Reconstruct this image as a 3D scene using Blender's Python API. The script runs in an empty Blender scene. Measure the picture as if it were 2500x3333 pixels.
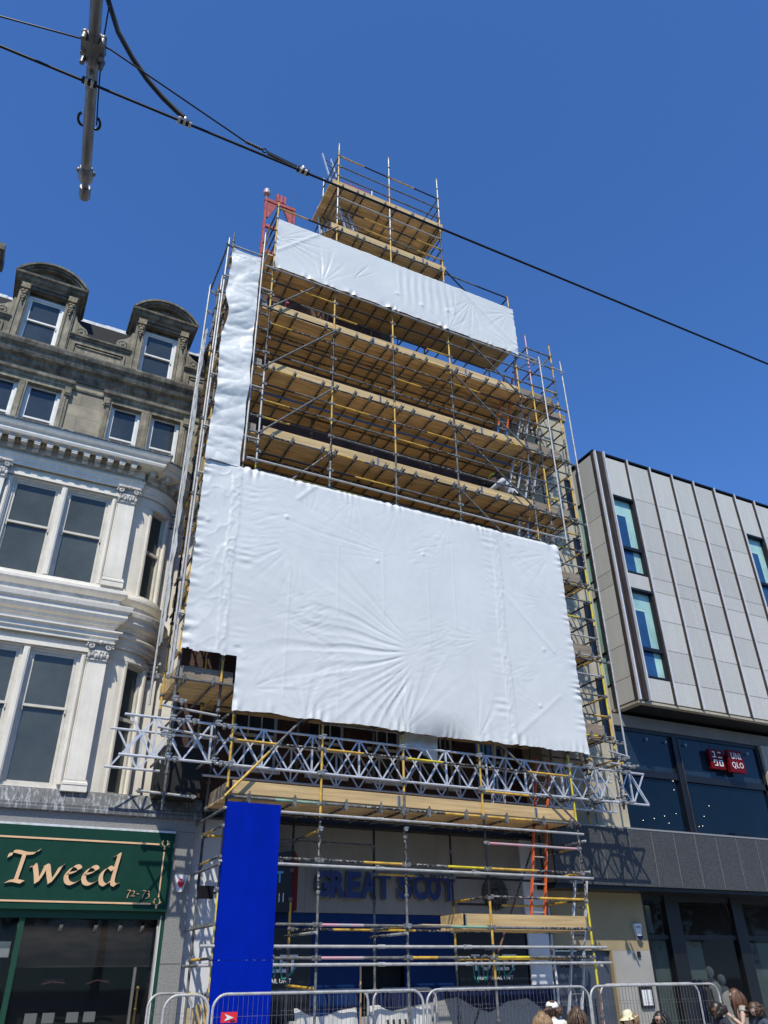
import bpy, bmesh, math, random
from mathutils import Vector, Matrix, noise
rnd = random.Random(7)
S = bpy.context.scene
COL = S.collection
GZ = -0.53            # pavement level; the eye is at z = 1.65

# ---------------------------------------------------------------- camera
fpx, pcx, pcy = 2520.0, 1250.0, 1666.5
cV = Vector((-60, -4190, fpx)).normalized()                 # up, in camera axes (right, down, forward)
cH = Vector((5800, (fpx*fpx-60*5800)/4190, fpx)).normalized()  # along the facades
cN = cH.cross(cV)
if cN.z < 0: cN = -cN
RC = Matrix((cH, cN, cV))
EYE = Vector((0, 0, 1.65))
def _c(v): return RC @ Vector(v)
cam = bpy.data.cameras.new('camera'); camo = bpy.data.objects.new('camera', cam); COL.objects.link(camo)
X_, Y_, Z_ = _c((1, 0, 0)), -_c((0, 1, 0)), -_c((0, 0, 1))
camo.matrix_world = Matrix(((X_.x, Y_.x, Z_.x, 0), (X_.y, Y_.y, Z_.y, 0), (X_.z, Y_.z, Z_.z, 1.65), (0, 0, 0, 1)))
cam.sensor_fit = 'VERTICAL'; cam.sensor_height = 24; cam.lens = 24*fpx/3333
cam.clip_start = 0.05; cam.clip_end = 3000
S.camera = camo
def at(u, v, **k):
    """world point seen at photo pixel (u, v) on the plane x=, y= or z="""
    d = _c((u-pcx, v-pcy, fpx))
    if 'y' in k: t = k['y']/d.y
    elif 'x' in k: t = k['x']/d.x
    else: t = (k['z']-1.65)/d.z
    return EYE + d*t

# ---------------------------------------------------------------- light
SUN_EL, SUN_AZ = math.radians(53), math.radians(31)         # travels to +x by AZ from +y
sd = Vector((math.sin(SUN_AZ)*math.cos(SUN_EL), math.cos(SUN_AZ)*math.cos(SUN_EL), -math.sin(SUN_EL)))
sun = bpy.data.lights.new('sun', 'SUN'); suno = bpy.data.objects.new('sun', sun); COL.objects.link(suno)
sun.energy = 4.9; sun.angle = math.radians(0.53); sun.color = (1.0, 0.955, 0.83)
suno.rotation_euler = sd.to_track_quat('-Z', 'Y').to_euler()
W = bpy.data.worlds.new('World'); S.world = W; W.use_nodes = True
nt = W.node_tree; bgn = nt.nodes['Background']
sky = nt.nodes.new('ShaderNodeTexSky'); sky.sky_type = 'NISHITA'; sky.sun_disc = False
sky.sun_elevation = SUN_EL
sky.sun_rotation = math.atan2(-sd.x, -sd.y)      # clockwise from +Y
sky.altitude = 1200; sky.air_density = 1.0; sky.dust_density = 0.15; sky.ozone_density = 3.5
tint = nt.nodes.new('ShaderNodeMixRGB'); tint.blend_type = 'MULTIPLY'; tint.inputs['Fac'].default_value = 1; tint.inputs['Color2'].default_value = (.62, 1.02, 1.50, 1)
nt.links.new(sky.outputs['Color'], tint.inputs['Color1']); nt.links.new(tint.outputs['Color'], bgn.inputs['Color']); bgn.inputs['Strength'].default_value = 0.14
S.view_settings.view_transform = 'Standard'; S.view_settings.look = 'None'
S.view_settings.exposure = 0.0; S.view_settings.gamma = 1.0
S.cycles.max_bounces = 6; S.cycles.diffuse_bounces = 3; S.cycles.glossy_bounces = 3
S.cycles.transmission_bounces = 4; S.cycles.transparent_max_bounces = 6

# ---------------------------------------------------------------- materials
def mat(name, col, rough=0.6, metal=0.0, var=0.0, scale=4.0, bump=0.0, bscale=40.0, streak=0.0, spec=0.5, col2=None,
        stretch=(1, 1, 1), island=0.0, thr=None, emit=None, alpha=1.0):
    m = bpy.data.materials.new(name); m.use_nodes = True
    n = m.node_tree.nodes; l = m.node_tree.links; p = n['Principled BSDF']
    p.inputs['Base Color'].default_value = (*col, 1); p.inputs['Roughness'].default_value = rough
    p.inputs['Metallic'].default_value = metal; p.inputs['Specular IOR Level'].default_value = spec
    tc = n.new('ShaderNodeTexCoord'); mp = n.new('ShaderNodeMapping'); l.new(tc.outputs['Object'], mp.inputs['Vector'])
    mp.inputs['Scale'].default_value = stretch
    out = None
    if var or col2:
        c2 = col2 or tuple(max(0, c*(1-var)) for c in col); c1 = col if col2 else tuple(min(1, c*(1+var*0.6)) for c in col)
        nz = n.new('ShaderNodeTexNoise'); nz.inputs['Scale'].default_value = scale; nz.inputs['Detail'].default_value = 6
        nz.inputs['Roughness'].default_value = 0.65
        l.new(mp.outputs[0], nz.inputs['Vector'])
        r = n.new('ShaderNodeValToRGB'); a, b = thr or (0.35, 0.68)
        r.color_ramp.elements[0].position = a; r.color_ramp.elements[1].position = b
        r.color_ramp.elements[0].color = (*c2, 1); r.color_ramp.elements[1].color = (*c1, 1)
        l.new(nz.outputs['Fac'], r.inputs['Fac']); out = r.outputs['Color']
    if streak:
        mp2 = n.new('ShaderNodeMapping'); l.new(tc.outputs['Object'], mp2.inputs['Vector']); mp2.inputs['Scale'].default_value = (6, 6, 0.35)
        n2 = n.new('ShaderNodeTexNoise'); n2.inputs['Scale'].default_value = 2.2; n2.inputs['Detail'].default_value = 5
        l.new(mp2.outputs[0], n2.inputs['Vector'])
        r2 = n.new('ShaderNodeValToRGB'); r2.color_ramp.elements[0].position = 0.38; r2.color_ramp.elements[1].position = 0.62
        r2.color_ramp.elements[0].color = (1-streak, 1-streak, 1-streak*1.1, 1); r2.color_ramp.elements[1].color = (1, 1, 1, 1)
        l.new(n2.outputs['Fac'], r2.inputs['Fac'])
        mx = n.new('ShaderNodeMixRGB'); mx.blend_type = 'MULTIPLY'; mx.inputs['Fac'].default_value = 1
        if out: l.new(out, mx.inputs['Color1'])
        else: mx.inputs['Color1'].default_value = (*col, 1)
        l.new(r2.outputs['Color'], mx.inputs['Color2']); out = mx.outputs['Color']
    if island:
        g = n.new('ShaderNodeNewGeometry'); mr = n.new('ShaderNodeMapRange')
        mr.inputs['To Min'].default_value = 1-island; mr.inputs['To Max'].default_value = 1+island*0.5
        l.new(g.outputs['Random Per Island'], mr.inputs['Value'])
        hs = n.new('ShaderNodeHueSaturation'); l.new(mr.outputs[0], hs.inputs['Value'])
        if out: l.new(out, hs.inputs['Color'])
        else: hs.inputs['Color'].default_value = (*col, 1)
        out = hs.outputs['Color']
    if out: l.new(out, p.inputs['Base Color'])
    if bump:
        nb = n.new('ShaderNodeTexNoise'); nb.inputs['Scale'].default_value = bscale; nb.inputs['Detail'].default_value = 4
        l.new(mp.outputs[0], nb.inputs['Vector'])
        bp = n.new('ShaderNodeBump'); bp.inputs['Strength'].default_value = bump; bp.inputs['Distance'].default_value = 0.02
        l.new(nb.outputs['Fac'], bp.inputs['Height']); l.new(bp.outputs[0], p.inputs['Normal'])
    if emit:
        p.inputs['Emission Color'].default_value = (*col, 1); p.inputs['Emission Strength'].default_value = emit
    if alpha < 1: p.inputs['Alpha'].default_value = alpha
    return m

def brickmat(name, c1, c2, mortar, w, h, msize=0.01, rough=0.85, bump=0.3, var=0.25, offset=0.5):
    """masonry laid out in the wall's own x / z"""
    m = bpy.data.materials.new(name); m.use_nodes = True
    n = m.node_tree.nodes; l = m.node_tree.links; p = n['Principled BSDF']; p.inputs['Roughness'].default_value = rough
    tc = n.new('ShaderNodeTexCoord'); sp = n.new('ShaderNodeSeparateXYZ'); l.new(tc.outputs['Object'], sp.inputs[0])
    ad = n.new('ShaderNodeMath'); ad.operation = 'ADD'; l.new(sp.outputs['X'], ad.inputs[0]); l.new(sp.outputs['Y'], ad.inputs[1])
    cb = n.new('ShaderNodeCombineXYZ'); l.new(ad.outputs[0], cb.inputs['X']); l.new(sp.outputs['Z'], cb.inputs['Y'])
    b = n.new('ShaderNodeTexBrick'); l.new(cb.outputs[0], b.inputs['Vector'])
    b.inputs['Color1'].default_value = (*c1, 1); b.inputs['Color2'].default_value = (*c2, 1); b.inputs['Mortar'].default_value = (*mortar, 1)
    b.inputs['Scale'].default_value = 1; b.inputs['Brick Width'].default_value = w; b.inputs['Row Height'].default_value = h
    b.inputs['Mortar Size'].default_value = msize; b.inputs['Bias'].default_value = 0; b.offset = offset
    nz = n.new('ShaderNodeTexNoise'); nz.inputs['Scale'].default_value = 2.3; nz.inputs['Detail'].default_value = 8
    l.new(tc.outputs['Object'], nz.inputs['Vector'])
    r = n.new('ShaderNodeValToRGB'); r.color_ramp.elements[0].position = .33; r.color_ramp.elements[1].position = .66
    r.color_ramp.elements[0].color = (1-var, 1-var, 1-var, 1); r.color_ramp.elements[1].color = (1, 1, 1, 1)
    l.new(nz.outputs['Fac'], r.inputs['Fac'])
    mx = n.new('ShaderNodeMixRGB'); mx.blend_type = 'MULTIPLY'; mx.inputs['Fac'].default_value = 1
    l.new(b.outputs['Color'], mx.inputs['Color1']); l.new(r.outputs['Color'], mx.inputs['Color2'])
    l.new(mx.outputs['Color'], p.inputs['Base Color'])
    bp = n.new('ShaderNodeBump'); bp.inputs['Strength'].default_value = bump; bp.inputs['Distance'].default_value = 0.01
    iv = n.new('ShaderNodeMath'); iv.operation = 'SUBTRACT'; iv.inputs[0].default_value = 1; l.new(b.outputs['Fac'], iv.inputs[1])
    l.new(iv.outputs[0], bp.inputs['Height']); l.new(bp.outputs[0], p.inputs['Normal'])
    return m

def glassmat(name, col, rough=0.04, spec=0.5, wob=0.05, coat=0.0):
    m = mat(name, col, rough, 0, spec=spec, var=0.25, scale=1.2, bump=wob, bscale=1.5)
    return m

M = {}
M['yellow'] = mat('yellow_paint', (.52, .31, .045), .5, var=.45, scale=9, col2=None, thr=(.3, .6))
M['yellowbright'] = mat('bright_yellow_paint', (.62, .50, .03), .45, var=.3, scale=9)
M['black'] = mat('black_paint', (.15, .14, .13), .45, scale=30, col2=(.010, .010, .012), thr=(.62, .70), spec=.35)
M['mottle'] = mat('chipped_black_paint', (.34, .32, .29), .6, col2=(.014, .014, .016), scale=22, thr=(.50, .60), spec=.35)
M['galv'] = mat('galvanised_steel', (.44, .43, .41), .45, .2, var=.3, scale=7)
M['galvdull'] = mat('dull_galvanised_steel', (.15, .148, .142), .6, .0, var=.6, scale=10, spec=.3)
M['rust'] = mat('rusty_steel', (.18, .09, .06), .75, .1, var=.4, scale=12)
M['pink'] = mat('pink_marked_steel', (.62, .27, .33), .5, .1, col2=(.36, .36, .37), scale=2.2, thr=(.42, .6))
M['green_tube'] = mat('green_marked_steel', (.2, .34, .25), .6, .1, var=.3)
M['coupler'] = mat('zinc_coupler', (.30, .31, .31), .5, .2, var=.3, scale=20)
M['alu'] = mat('aluminium', (.58, .59, .62), .40, .3, var=.2, scale=5)
M['board'] = mat('scaffold_board', (.74, .52, .265), .8, var=.36, scale=3, island=.22, stretch=(.5, 6, 6), bump=.15, bscale=8)
M['toe'] = mat('new_timber', (.55, .38, .175), .75, var=.30, scale=2.2, island=.20, stretch=(.35, 3, 7), bump=.1, bscale=10)
M['oldboard'] = mat('weathered_board', (.27, .21, .15), .85, var=.4, scale=3, island=.2, stretch=(.5, 3, 7), bump=.15)
M['bandend'] = mat('board_end_band', (.30, .30, .30), .5, .6)
M['plastic'] = mat('white_sheeting', (.63, .63, .60), .36, var=.05, scale=.7, spec=.45, bump=.12, bscale=7)
M['plastic'].node_tree.nodes['Principled BSDF'].inputs['Subsurface Weight'].default_value = 0
M['blue'] = mat('blue_board', (.0, .014, .30), .7, var=.12, scale=1.5, streak=.10, spec=.04)
M['white'] = mat('white_board', (.62, .62, .64), .6, var=.05, scale=1.0)
M['orange'] = mat('orange_fibreglass', (.66, .115, .025), .5, var=.2, scale=9)
M['ladderblue'] = mat('blue_ladder_paint', (.05, .13, .36), .5)
M['redsteel'] = mat('red_steel', (.40, .06, .06), .65, var=.5, scale=9)
M['stone_white'] = mat('painted_stone', (.73, .68, .59), .7, var=.10, scale=1.8, streak=.07, bump=.12, bscale=12)
M['stone_grime'] = mat('grimy_painted_stone', (.54, .52, .48), .8, var=.3, scale=5, streak=.12, bump=.2, bscale=14)
M['stone_dark'] = mat('weathered_sandstone', (.30, .262, .195), .9, var=.5, scale=2.4, streak=.38, bump=.35, bscale=14)
M['stone_black'] = mat('soot_blackened_sandstone', (.20, .175, .135), .9, var=.62, scale=3.4, streak=.3, bump=.35, bscale=14)
M['ashlar'] = brickmat('sandstone_ashlar', (.36, .31, .225), (.31, .27, .195), (.20, .17, .12), 1.1, .36, .006, bump=.15, var=.4)
M['carved'] = mat('carved_stone', (.27, .22, .145), .9, var=.5, scale=14, bump=.7, bscale=30)
M['wingrey'] = mat('white_window_paint', (.70, .69, .66), .45, var=.08, scale=6)
M['wincream'] = mat('cream_window_paint', (.58, .54, .46), .5, var=.14, scale=5)
M['lead'] = mat('lead_sheet', (.36, .37, .37), .65, .0, col2=(.10, .10, .10), scale=3.4, stretch=(5, 5, .5), thr=(.50, .68), bump=.3, bscale=6)
M['leadlight'] = mat('pale_lead_flashing', (.62, .63, .63), .55, var=.3, scale=6, bump=.4, bscale=8)
M['slate'] = brickmat('roof_slate', (.13, .13, .13), (.27, .26, .25), (.02, .02, .02), .34, .16, .028, bump=.9, var=.5)
M['granite'] = mat('grey_granite', (.30, .29, .275), .6, col2=(.16, .158, .15), scale=48, thr=(.36, .64), stretch=(1, 1, 1), spec=.3)
M['dkgranite'] = mat('polished_dark_granite', (.085, .086, .086), .5, col2=(.036, .037, .038), scale=34, thr=(.38, .62), streak=.08, spec=.22)
M['joint'] = mat('pale_joint', (.22, .22, .22), .8)
M['green'] = mat('dark_green_sign_paint', (.006, .042, .028), .6, var=.12, scale=3, spec=.15)
M['greenframe'] = mat('green_frame_paint', (.010, .05, .03), .5, spec=.25)
M['copper'] = mat('rose_gold_letters', (.82, .50, .27), .42, .2, var=.12, scale=5)
M['glass_up'] = glassmat('old_sash_glass', (.040, .052, .062), .06, .5, .10)
M['glass_mid'] = glassmat('bay_window_glass', (.072, .084, .078), .12, .38, .06)
M['glass_blue'] = glassmat('blue_curtain_glass', (.003, .009, .018), .03, .22, .02)
M['glass_dusk'] = glassmat('dark_upper_glass', (.014, .026, .040), .04, .28, .02)
M['glass_teal'] = glassmat('teal_reflective_glass', (.34, .54, .49), .05, .7, .03)
M['glass_in'] = glassmat('inner_blue_glass', (.02, .07, .17), .08, .5, .02)
M['inner_frame'] = mat('pale_green_frame', (.38, .56, .50), .5)
M['glass_shop'] = mat('shop_front_glass', (.006, .008, .010), .02, alpha=.22, spec=.28)
M['beamshade'] = mat('shaded_beige_beam', (.20, .19, .165), .85, var=.15, scale=1.5)  # beige beam, shade under the overhang put into its colour
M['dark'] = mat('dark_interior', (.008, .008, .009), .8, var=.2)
M['brownwall'] = mat('brown_interior_board', (.052, .038, .030), .8, var=.5, scale=3, stretch=(.7, 1, 2.6))
M['frost'] = mat('frosted_panel', (.115, .155, .145), .5, var=.15, scale=1.2)
M['panel'] = mat('precast_panel', (.50, .485, .445), .85, col2=(.435, .422, .388), scale=42, thr=(.40, .56), streak=.06, island=.12, bump=.1, bscale=60)
M['panelside'] = M['panel']
M['bronze'] = mat('bronze_rib', (.075, .058, .053), .4, .3, var=.35, scale=4, stretch=(3, 3, .5))
M['ribedge'] = mat('pale_metal_edge', (.66, .66, .66), .35, .2, var=.1)
M['blackframe'] = mat('black_metal_frame', (.010, .010, .012), .4, .2)
M['beige'] = brickmat('beige_stone', (.47, .41, .29), (.43, .375, .265), (.33, .285, .20), 1.25, .62, .008, bump=.12, var=.22)
M['beigeplain'] = mat('beige_render', (.40, .355, .27), .85, var=.12, scale=1.5, streak=.1)
M['tan'] = mat('tan_render', (.30, .235, .13), .85, var=.10, scale=1.4)
M['greyrender'] = mat('grey_render', (.31, .295, .265), .85, var=.10, scale=1.4)
M['brick'] = brickmat('dark_red_brick', (.105, .050, .036), (.078, .038, .028), (.05, .040, .034), .24, .08, .008, bump=.4, var=.45)
M['redstone'] = mat('red_sandstone', (.115, .060, .042), .9, var=.4, scale=3, bump=.3)
M['facia'] = mat('grey_facia_stone', (.27, .25, .215), .85, var=.10, scale=1.6, streak=.05, spec=.1)
M['shopblue'] = mat('shop_blue_paint', (.004, .024, .10), .5, var=.12, scale=2, spec=.15)
M['letterblue'] = mat('blue_letter_face', (.008, .018, .115), .4, var=.15)
M['letterside'] = mat('letter_return', (.16, .15, .13), .6)
M['signblack'] = mat('black_board', (.008, .009, .011), .45)
M['signtext'] = mat('white_lettering', (.66, .66, .66), .6)
M['signgrey'] = mat('grey_lettering', (.38, .42, .42), .6)
M['teal'] = mat('teal_spray', (.03, .27, .24), .6)
M['skyblue'] = mat('sky_blue_print', (.10, .35, .60), .5)
M['red'] = mat('red_print', (.62, .02, .025), .5)
M['darkred'] = mat('red_lightbox', (.12, .003, .006), .5, spec=.15)
M['bronzegreen'] = mat('dark_bronze_wreath', (.06, .058, .052), .7, var=.4, scale=12)
M['hoard'] = mat('grey_hoarding', (.30, .295, .285), .7, var=.1)
M['bannerw'] = mat('white_banner', (.60, .585, .56), .6, var=.12, scale=3)
M['navy'] = mat('navy_print', (.007, .014, .055), .7, spec=.1)
M['door'] = mat('blue_grey_door', (.052, .062, .085), .45, var=.1)
M['rubber'] = mat('black_rubber', (.03, .03, .03), .8)
M['wire'] = mat('dark_wire', (.016, .016, .018), .5, .3)
M['armsteel'] = mat('grey_arm_steel', (.30, .285, .27), .5, .4, var=.45, scale=9, stretch=(4, .8, 4))
M['asphalt'] = mat('asphalt', (.06, .06, .062), .9, var=.3, scale=20, bump=.3)
M['paving'] = brickmat('paving_slabs', (.46, .44, .41), (.40, .385, .36), (.2, .19, .18), .9, .6, .012)
M['kerbm'] = mat('kerb_granite', (.34, .33, .31), .8, var=.2, scale=20)
M['marking'] = mat('road_marking', (.7, .7, .66), .8)
M['insul'] = mat('pale_insulator', (.62, .60, .55), .4, .3)

# ---------------------------------------------------------------- mesh helpers
KS = 1.0      # scale about the camera, baked into vertices; pushes left building and display back
def ks(p): return tuple(EYE[i]+(p[i]-EYE[i])*KS for i in range(3))
class MB:
    def __init__(s): s.v = []; s.f = []; s.m = []; s.sm = []
    def add(s, vs, fs, mi=0, smooth=False):
        b = len(s.v); s.v += [tuple(v) for v in vs]
        for f in fs: s.f.append([b+i for i in f]); s.m.append(mi); s.sm.append(smooth)
    def box(s, x0, x1, y0, y1, z0, z1, mi=0):
        if x0 > x1: x0, x1 = x1, x0
        if y0 > y1: y0, y1 = y1, y0
        if z0 > z1: z0, z1 = z1, z0
        v = [(x0,y0,z0),(x1,y0,z0),(x1,y1,z0),(x0,y1,z0),(x0,y0,z1),(x1,y0,z1),(x1,y1,z1),(x0,y1,z1)]
        s.add(v, [(0,3,2,1),(4,5,6,7),(0,1,5,4),(1,2,6,5),(2,3,7,6),(3,0,4,7)], mi); return s
    def obox(s, c, ax, ay, az, mi=0):
        c, ax, ay, az = map(Vector, (c, ax, ay, az)); v = []
        for k in (-1, 1):
            for (i, j) in ((-1,-1),(1,-1),(1,1),(-1,1)): v.append(c+ax*i+ay*j+az*k)
        s.add(v, [(0,3,2,1),(4,5,6,7),(0,1,5,4),(1,2,6,5),(2,3,7,6),(3,0,4,7)], mi); return s
    def bar(s, p, q, w, h, up=(0,0,1), mi=0):
        p, q = Vector(p), Vector(q); d = (q-p); L = d.length; d.normalize(); up = Vector(up)
        sx = d.cross(up)
        if sx.length < 1e-4: sx = d.cross(Vector((0,1,0)))
        sx.normalize(); u = sx.cross(d)
        return s.obox((p+q)/2, d*(L/2), sx*(w/2), u*(h/2), mi)
    def tube(s, pts, r, n=8, mi=0, cap=True, radii=None, hollow=False):
        pts = [Vector(p) for p in pts]; N = len(pts); rings = []
        d0 = (pts[1]-pts[0]).normalized(); a = d0.orthogonal().normalized()
        for i, p in enumerate(pts):
            if i == 0: d = pts[1]-pts[0]
            elif i == N-1: d = pts[-1]-pts[-2]
            else: d = (pts[i+1]-pts[i]).normalized()+(pts[i]-pts[i-1]).normalized()
            d.normalize(); a = (a-d*a.dot(d)).normalized(); b = d.cross(a)
            rr = radii[i] if radii else r
            rings.append([p+(a*math.cos(t*2*math.pi/n)+b*math.sin(t*2*math.pi/n))*rr for t in range(n)])
        v = [q for rg in rings for q in rg]; f = []
        for i in range(N-1):
            for t in range(n):
                u = (t+1) % n; f.append((i*n+t, i*n+u, (i+1)*n+u, (i+1)*n+t))
        s.add(v, f, mi, True)
        if cap: s.add(rings[0], [tuple(range(n))[::-1]], mi); s.add(rings[-1], [tuple(range(n))], mi)
        return s
    def ball(s, c, r, n=10, mi=0, sc=(1,1,1)):
        v = []; f = []; k = n//2+1
        for i in range(k+1):
            ph = math.pi*i/k
            for j in range(n): th = 2*math.pi*j/n; v.append((c[0]+r*sc[0]*math.sin(ph)*math.cos(th), c[1]+r*sc[1]*math.sin(ph)*math.sin(th), c[2]+r*sc[2]*math.cos(ph)))
        for i in range(k):
            for j in range(n): u = (j+1) % n; f.append((i*n+j, (i+1)*n+j, (i+1)*n+u, i*n+u))
        s.add(v, f, mi, True); return s
    def prism(s, poly, y0, y1, mi=0, side=None):
        """polygon in x,z extruded from y0 (front) to y1"""
        n = len(poly)
        v = [(p[0], y0, p[1]) for p in poly]+[(p[0], y1, p[1]) for p in poly]
        s.add(v, [tuple(range(n)), tuple(range(n, 2*n))[::-1]], mi)
        s.add(v, [(i, i+n, (i+1) % n+n, (i+1) % n) for i in range(n)], mi if side is None else side); return s
    def sweep(s, path, prof, mi=0, smooth=False, cap=True):
        """moulding: prof = [(out, z)] swept along plan path [(x, y)]; out is to the right-hand (street) side"""
        P = [Vector((p[0], p[1])) for p in path]; N = len(P); K = len(prof); v = []
        for i in range(N):
            if i == 0: d1 = d2 = (P[1]-P[0]).normalized()
            elif i == N-1: d1 = d2 = (P[-1]-P[-2]).normalized()
            else: d1 = (P[i]-P[i-1]).normalized(); d2 = (P[i+1]-P[i]).normalized()
            n1 = Vector((d1.y, -d1.x)); n2 = Vector((d2.y, -d2.x)); b = n1+n2
            b = b/max(0.35, b.dot(n1)) if b.length > 1e-6 else n1
            for o, z in prof: q = P[i]+b*o; v.append((q.x, q.y, z))
        f = [(i*K+k, (i+1)*K+k, (i+1)*K+k+1, i*K+k+1) for i in range(N-1) for k in range(K-1)]
        s.add(v, f, mi, smooth)
        if cap:
            s.add([v[k] for k in range(K)], [tuple(range(K))[::-1]], mi); s.add([v[(N-1)*K+k] for k in range(K)], [tuple(range(K))], mi)
        return s
    def build(s, name, mats, parent=None, kind=None):
        if not isinstance(mats, (list, tuple)): mats = [mats]
        me = bpy.data.meshes.new(name)
        o = bpy.data.objects.new(name, me)
        off = Vector((0, 0, 0))
        if parent is not None:
            q = parent
            while q is not None: off = off+q.location; q = q.parent
        if KS != 1.0: s.v = [ks(a) for a in s.v]
        me.from_pydata([(a[0]-off.x, a[1]-off.y, a[2]-off.z) for a in s.v], [], s.f)
        for m in mats: me.materials.append(m)
        me.polygons.foreach_set('material_index', s.m); me.polygons.foreach_set('use_smooth', s.sm)
        me.update()
        COL.objects.link(o)
        if parent is not None: o.parent = parent
        if kind: o['kind'] = kind
        return o

def thing(name, label, cat, loc=(0, 0, 0), group=None):
    o = bpy.data.objects.new(name, None); COL.objects.link(o); o.location = ks(loc) if KS != 1.0 else loc; o.empty_display_size = .2
    o['label'] = label; o['category'] = cat
    if group: o['group'] = group
    return o
def tag(o, label, cat, group=None):
    o['label'] = label; o['category'] = cat
    if group: o['group'] = group
    return o
def part_box(name, parent, m, *a):
    return MB().box(*a).build(name, m, parent)

def textmesh(txt, width, height, depth, cx, y, cz, bold=0.0, shear=0.0, align='CENTER', spacing=1.0):
    """returns an MB with extruded text whose face is at y, fitted to width x height, centred at cx, cz"""
    cu = bpy.data.curves.new('t', 'FONT'); cu.body = txt; cu.align_x = align; cu.offset = bold; cu.shear = shear
    cu.space_character = spacing; cu.resolution_u = 3
    cu.extrude = 0.01
    o = bpy.data.objects.new('t', cu); COL.objects.link(o); bpy.context.view_layer.update()
    me = bpy.data.meshes.new_from_object(o.evaluated_get(bpy.context.evaluated_depsgraph_get()))
    vs = [v.co.copy() for v in me.vertices]; fs = [tuple(p.vertices) for p in me.polygons]
    bpy.data.objects.remove(o); bpy.data.curves.remove(cu); bpy.data.meshes.remove(me)
    x0 = min(v.x for v in vs); x1 = max(v.x for v in vs); y0 = min(v.y for v in vs); y1 = max(v.y for v in vs)
    sx = width/(x1-x0) if width else height/(y1-y0); sy = height/(y1-y0)
    m = MB(); m.add([((v.x-(x0+x1)/2)*sx+cx, y-(0.5*depth)*(v.z/0.01)+0.0*depth-depth/2, (v.y-(y0+y1)/2)*sy+cz) for v in vs], fs, 0)
    return m

def nib(strokes, x0, z0, sc, y, depth, pen=0.16, ang=35):
    """broad-nib lettering: each stroke a polyline in letter units, swept by a slanted pen; an extruded strip each"""
    m = MB(); nx, nz = math.cos(math.radians(ang))*pen/2, math.sin(math.radians(ang))*pen/2
    for si, st in enumerate(strokes):
        pts = catmull(st); n = len(pts); yy = y-si*0.0007
        A = [(x0+(p[0]-nx)*sc, z0+(p[1]-nz)*sc) for p in pts]; B = [(x0+(p[0]+nx)*sc, z0+(p[1]+nz)*sc) for p in pts]
        v = [(a[0], yy-depth, a[1]) for a in A]+[(b[0], yy-depth, b[1]) for b in B]+[(a[0], yy, a[1]) for a in A]+[(b[0], yy, b[1]) for b in B]
        f = []
        for i in range(n-1):
            f += [(i, i+1, n+i+1, n+i), (i, 2*n+i, 2*n+i+1, i+1), (n+i, n+i+1, 3*n+i+1, 3*n+i)]
        f += [(0, n, 3*n, 2*n), (n-1, 3*n-1, 4*n-1, 2*n-1)]
        m.add(v, f)
    return m
def catmull(P, k=6):
    if len(P) < 3: return P
    Q = [P[0]]+list(P)+[P[-1]]; out = []
    for i in range(1, len(Q)-2):
        for j in range(k):
            t = j/k; a, b, c, d = Q[i-1], Q[i], Q[i+1], Q[i+2]
            out.append(tuple(.5*((2*b[q])+(-a[q]+c[q])*t+(2*a[q]-5*b[q]+4*c[q]-d[q])*t*t+(-a[q]+3*b[q]-3*c[q]+d[q])*t**3) for q in (0, 1)))
    out.append(tuple(P[-1])); return out
# ================================================================ the setting
def struct(name, mb, m): return mb.build(name, m, kind='structure')
struct('ground', MB().box(-400, 400, -300, 400, GZ-.40, GZ-.30), M['asphalt'])
struct('road', MB().box(-120, 160, -16, 8.6, GZ-.298, GZ-.13), M['asphalt'])
struct('pavement', MB().box(-120, 160, 8.78, 60, GZ-.29, GZ), M['paving'])
struct('kerb', MB().box(-120, 160, 8.6, 8.776, GZ-.29, GZ-.003), M['kerbm'])
pv = struct('pavement', MB().box(-120, 160, -60, -16.004, GZ-.29, GZ), M['paving'])
mk = MB()
for i in range(-6, 12): mk.box(i*4.0, i*4.0+2.2, 1.2, 1.32, GZ-.128, GZ-.122)
mk.build('road_marking', M['marking'], kind='structure')

# ================================================================ left: stone building with white bay and tweed shop
KS = 1.045
TB = thing('stone_building', 'ornate sandstone building with a white painted bay, arched dormers and a green tweed shop front', 'building', (0, 15.5, GZ))
WY = 15.9                                                  # upper wall plane
BC = .19                                                   # centre of the bay
def arc(cx, cy, rx, ry, a0, a1, n=12):
    return [(cx+rx*math.cos(math.radians(a0+(a1-a0)*i/n)), cy+ry*math.sin(math.radians(a0+(a1-a0)*i/n))) for i in range(n+1)]
def bay_path(yf, back=16.0):
    r = arc(1.69, back, .92, back-yf-.15, -90, 0)
    l = [(2*BC-x, y) for x, y in r[::-1]]
    return [*l, (2*BC-1.69, yf+.15), (2*BC-1.69, yf), (1.69, yf), (1.69, yf+.15), *r[1:]] if True else None
BP = bay_path(15.1)

# upper stone wall with openings
mw = MB()
wins4 = [(-1.93, -1.24), (-1.07, -.32), (.81, 1.51), (1.75, 2.46)]
wz0, wz1 = 12.02, 13.56
xs = [-9.0]
for a, b in wins4: xs += [a, b]
xs.append(3.3)
for i in range(0, len(xs), 2): mw.box(xs[i], xs[i+1], WY, WY+.3, 11.3, 14.02)
for a, b in wins4:
    mw.box(a, b, WY, WY+.3, wz1, 14.02); mw.box(a, b, WY, WY+.3, 11.3, wz0)
mw.build('wall', M['ashlar'], TB)
part_box('side_wall', TB, M['stone_dark'], 2.98, 3.28, 16.203, 26, 4.6, 14.6)
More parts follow.
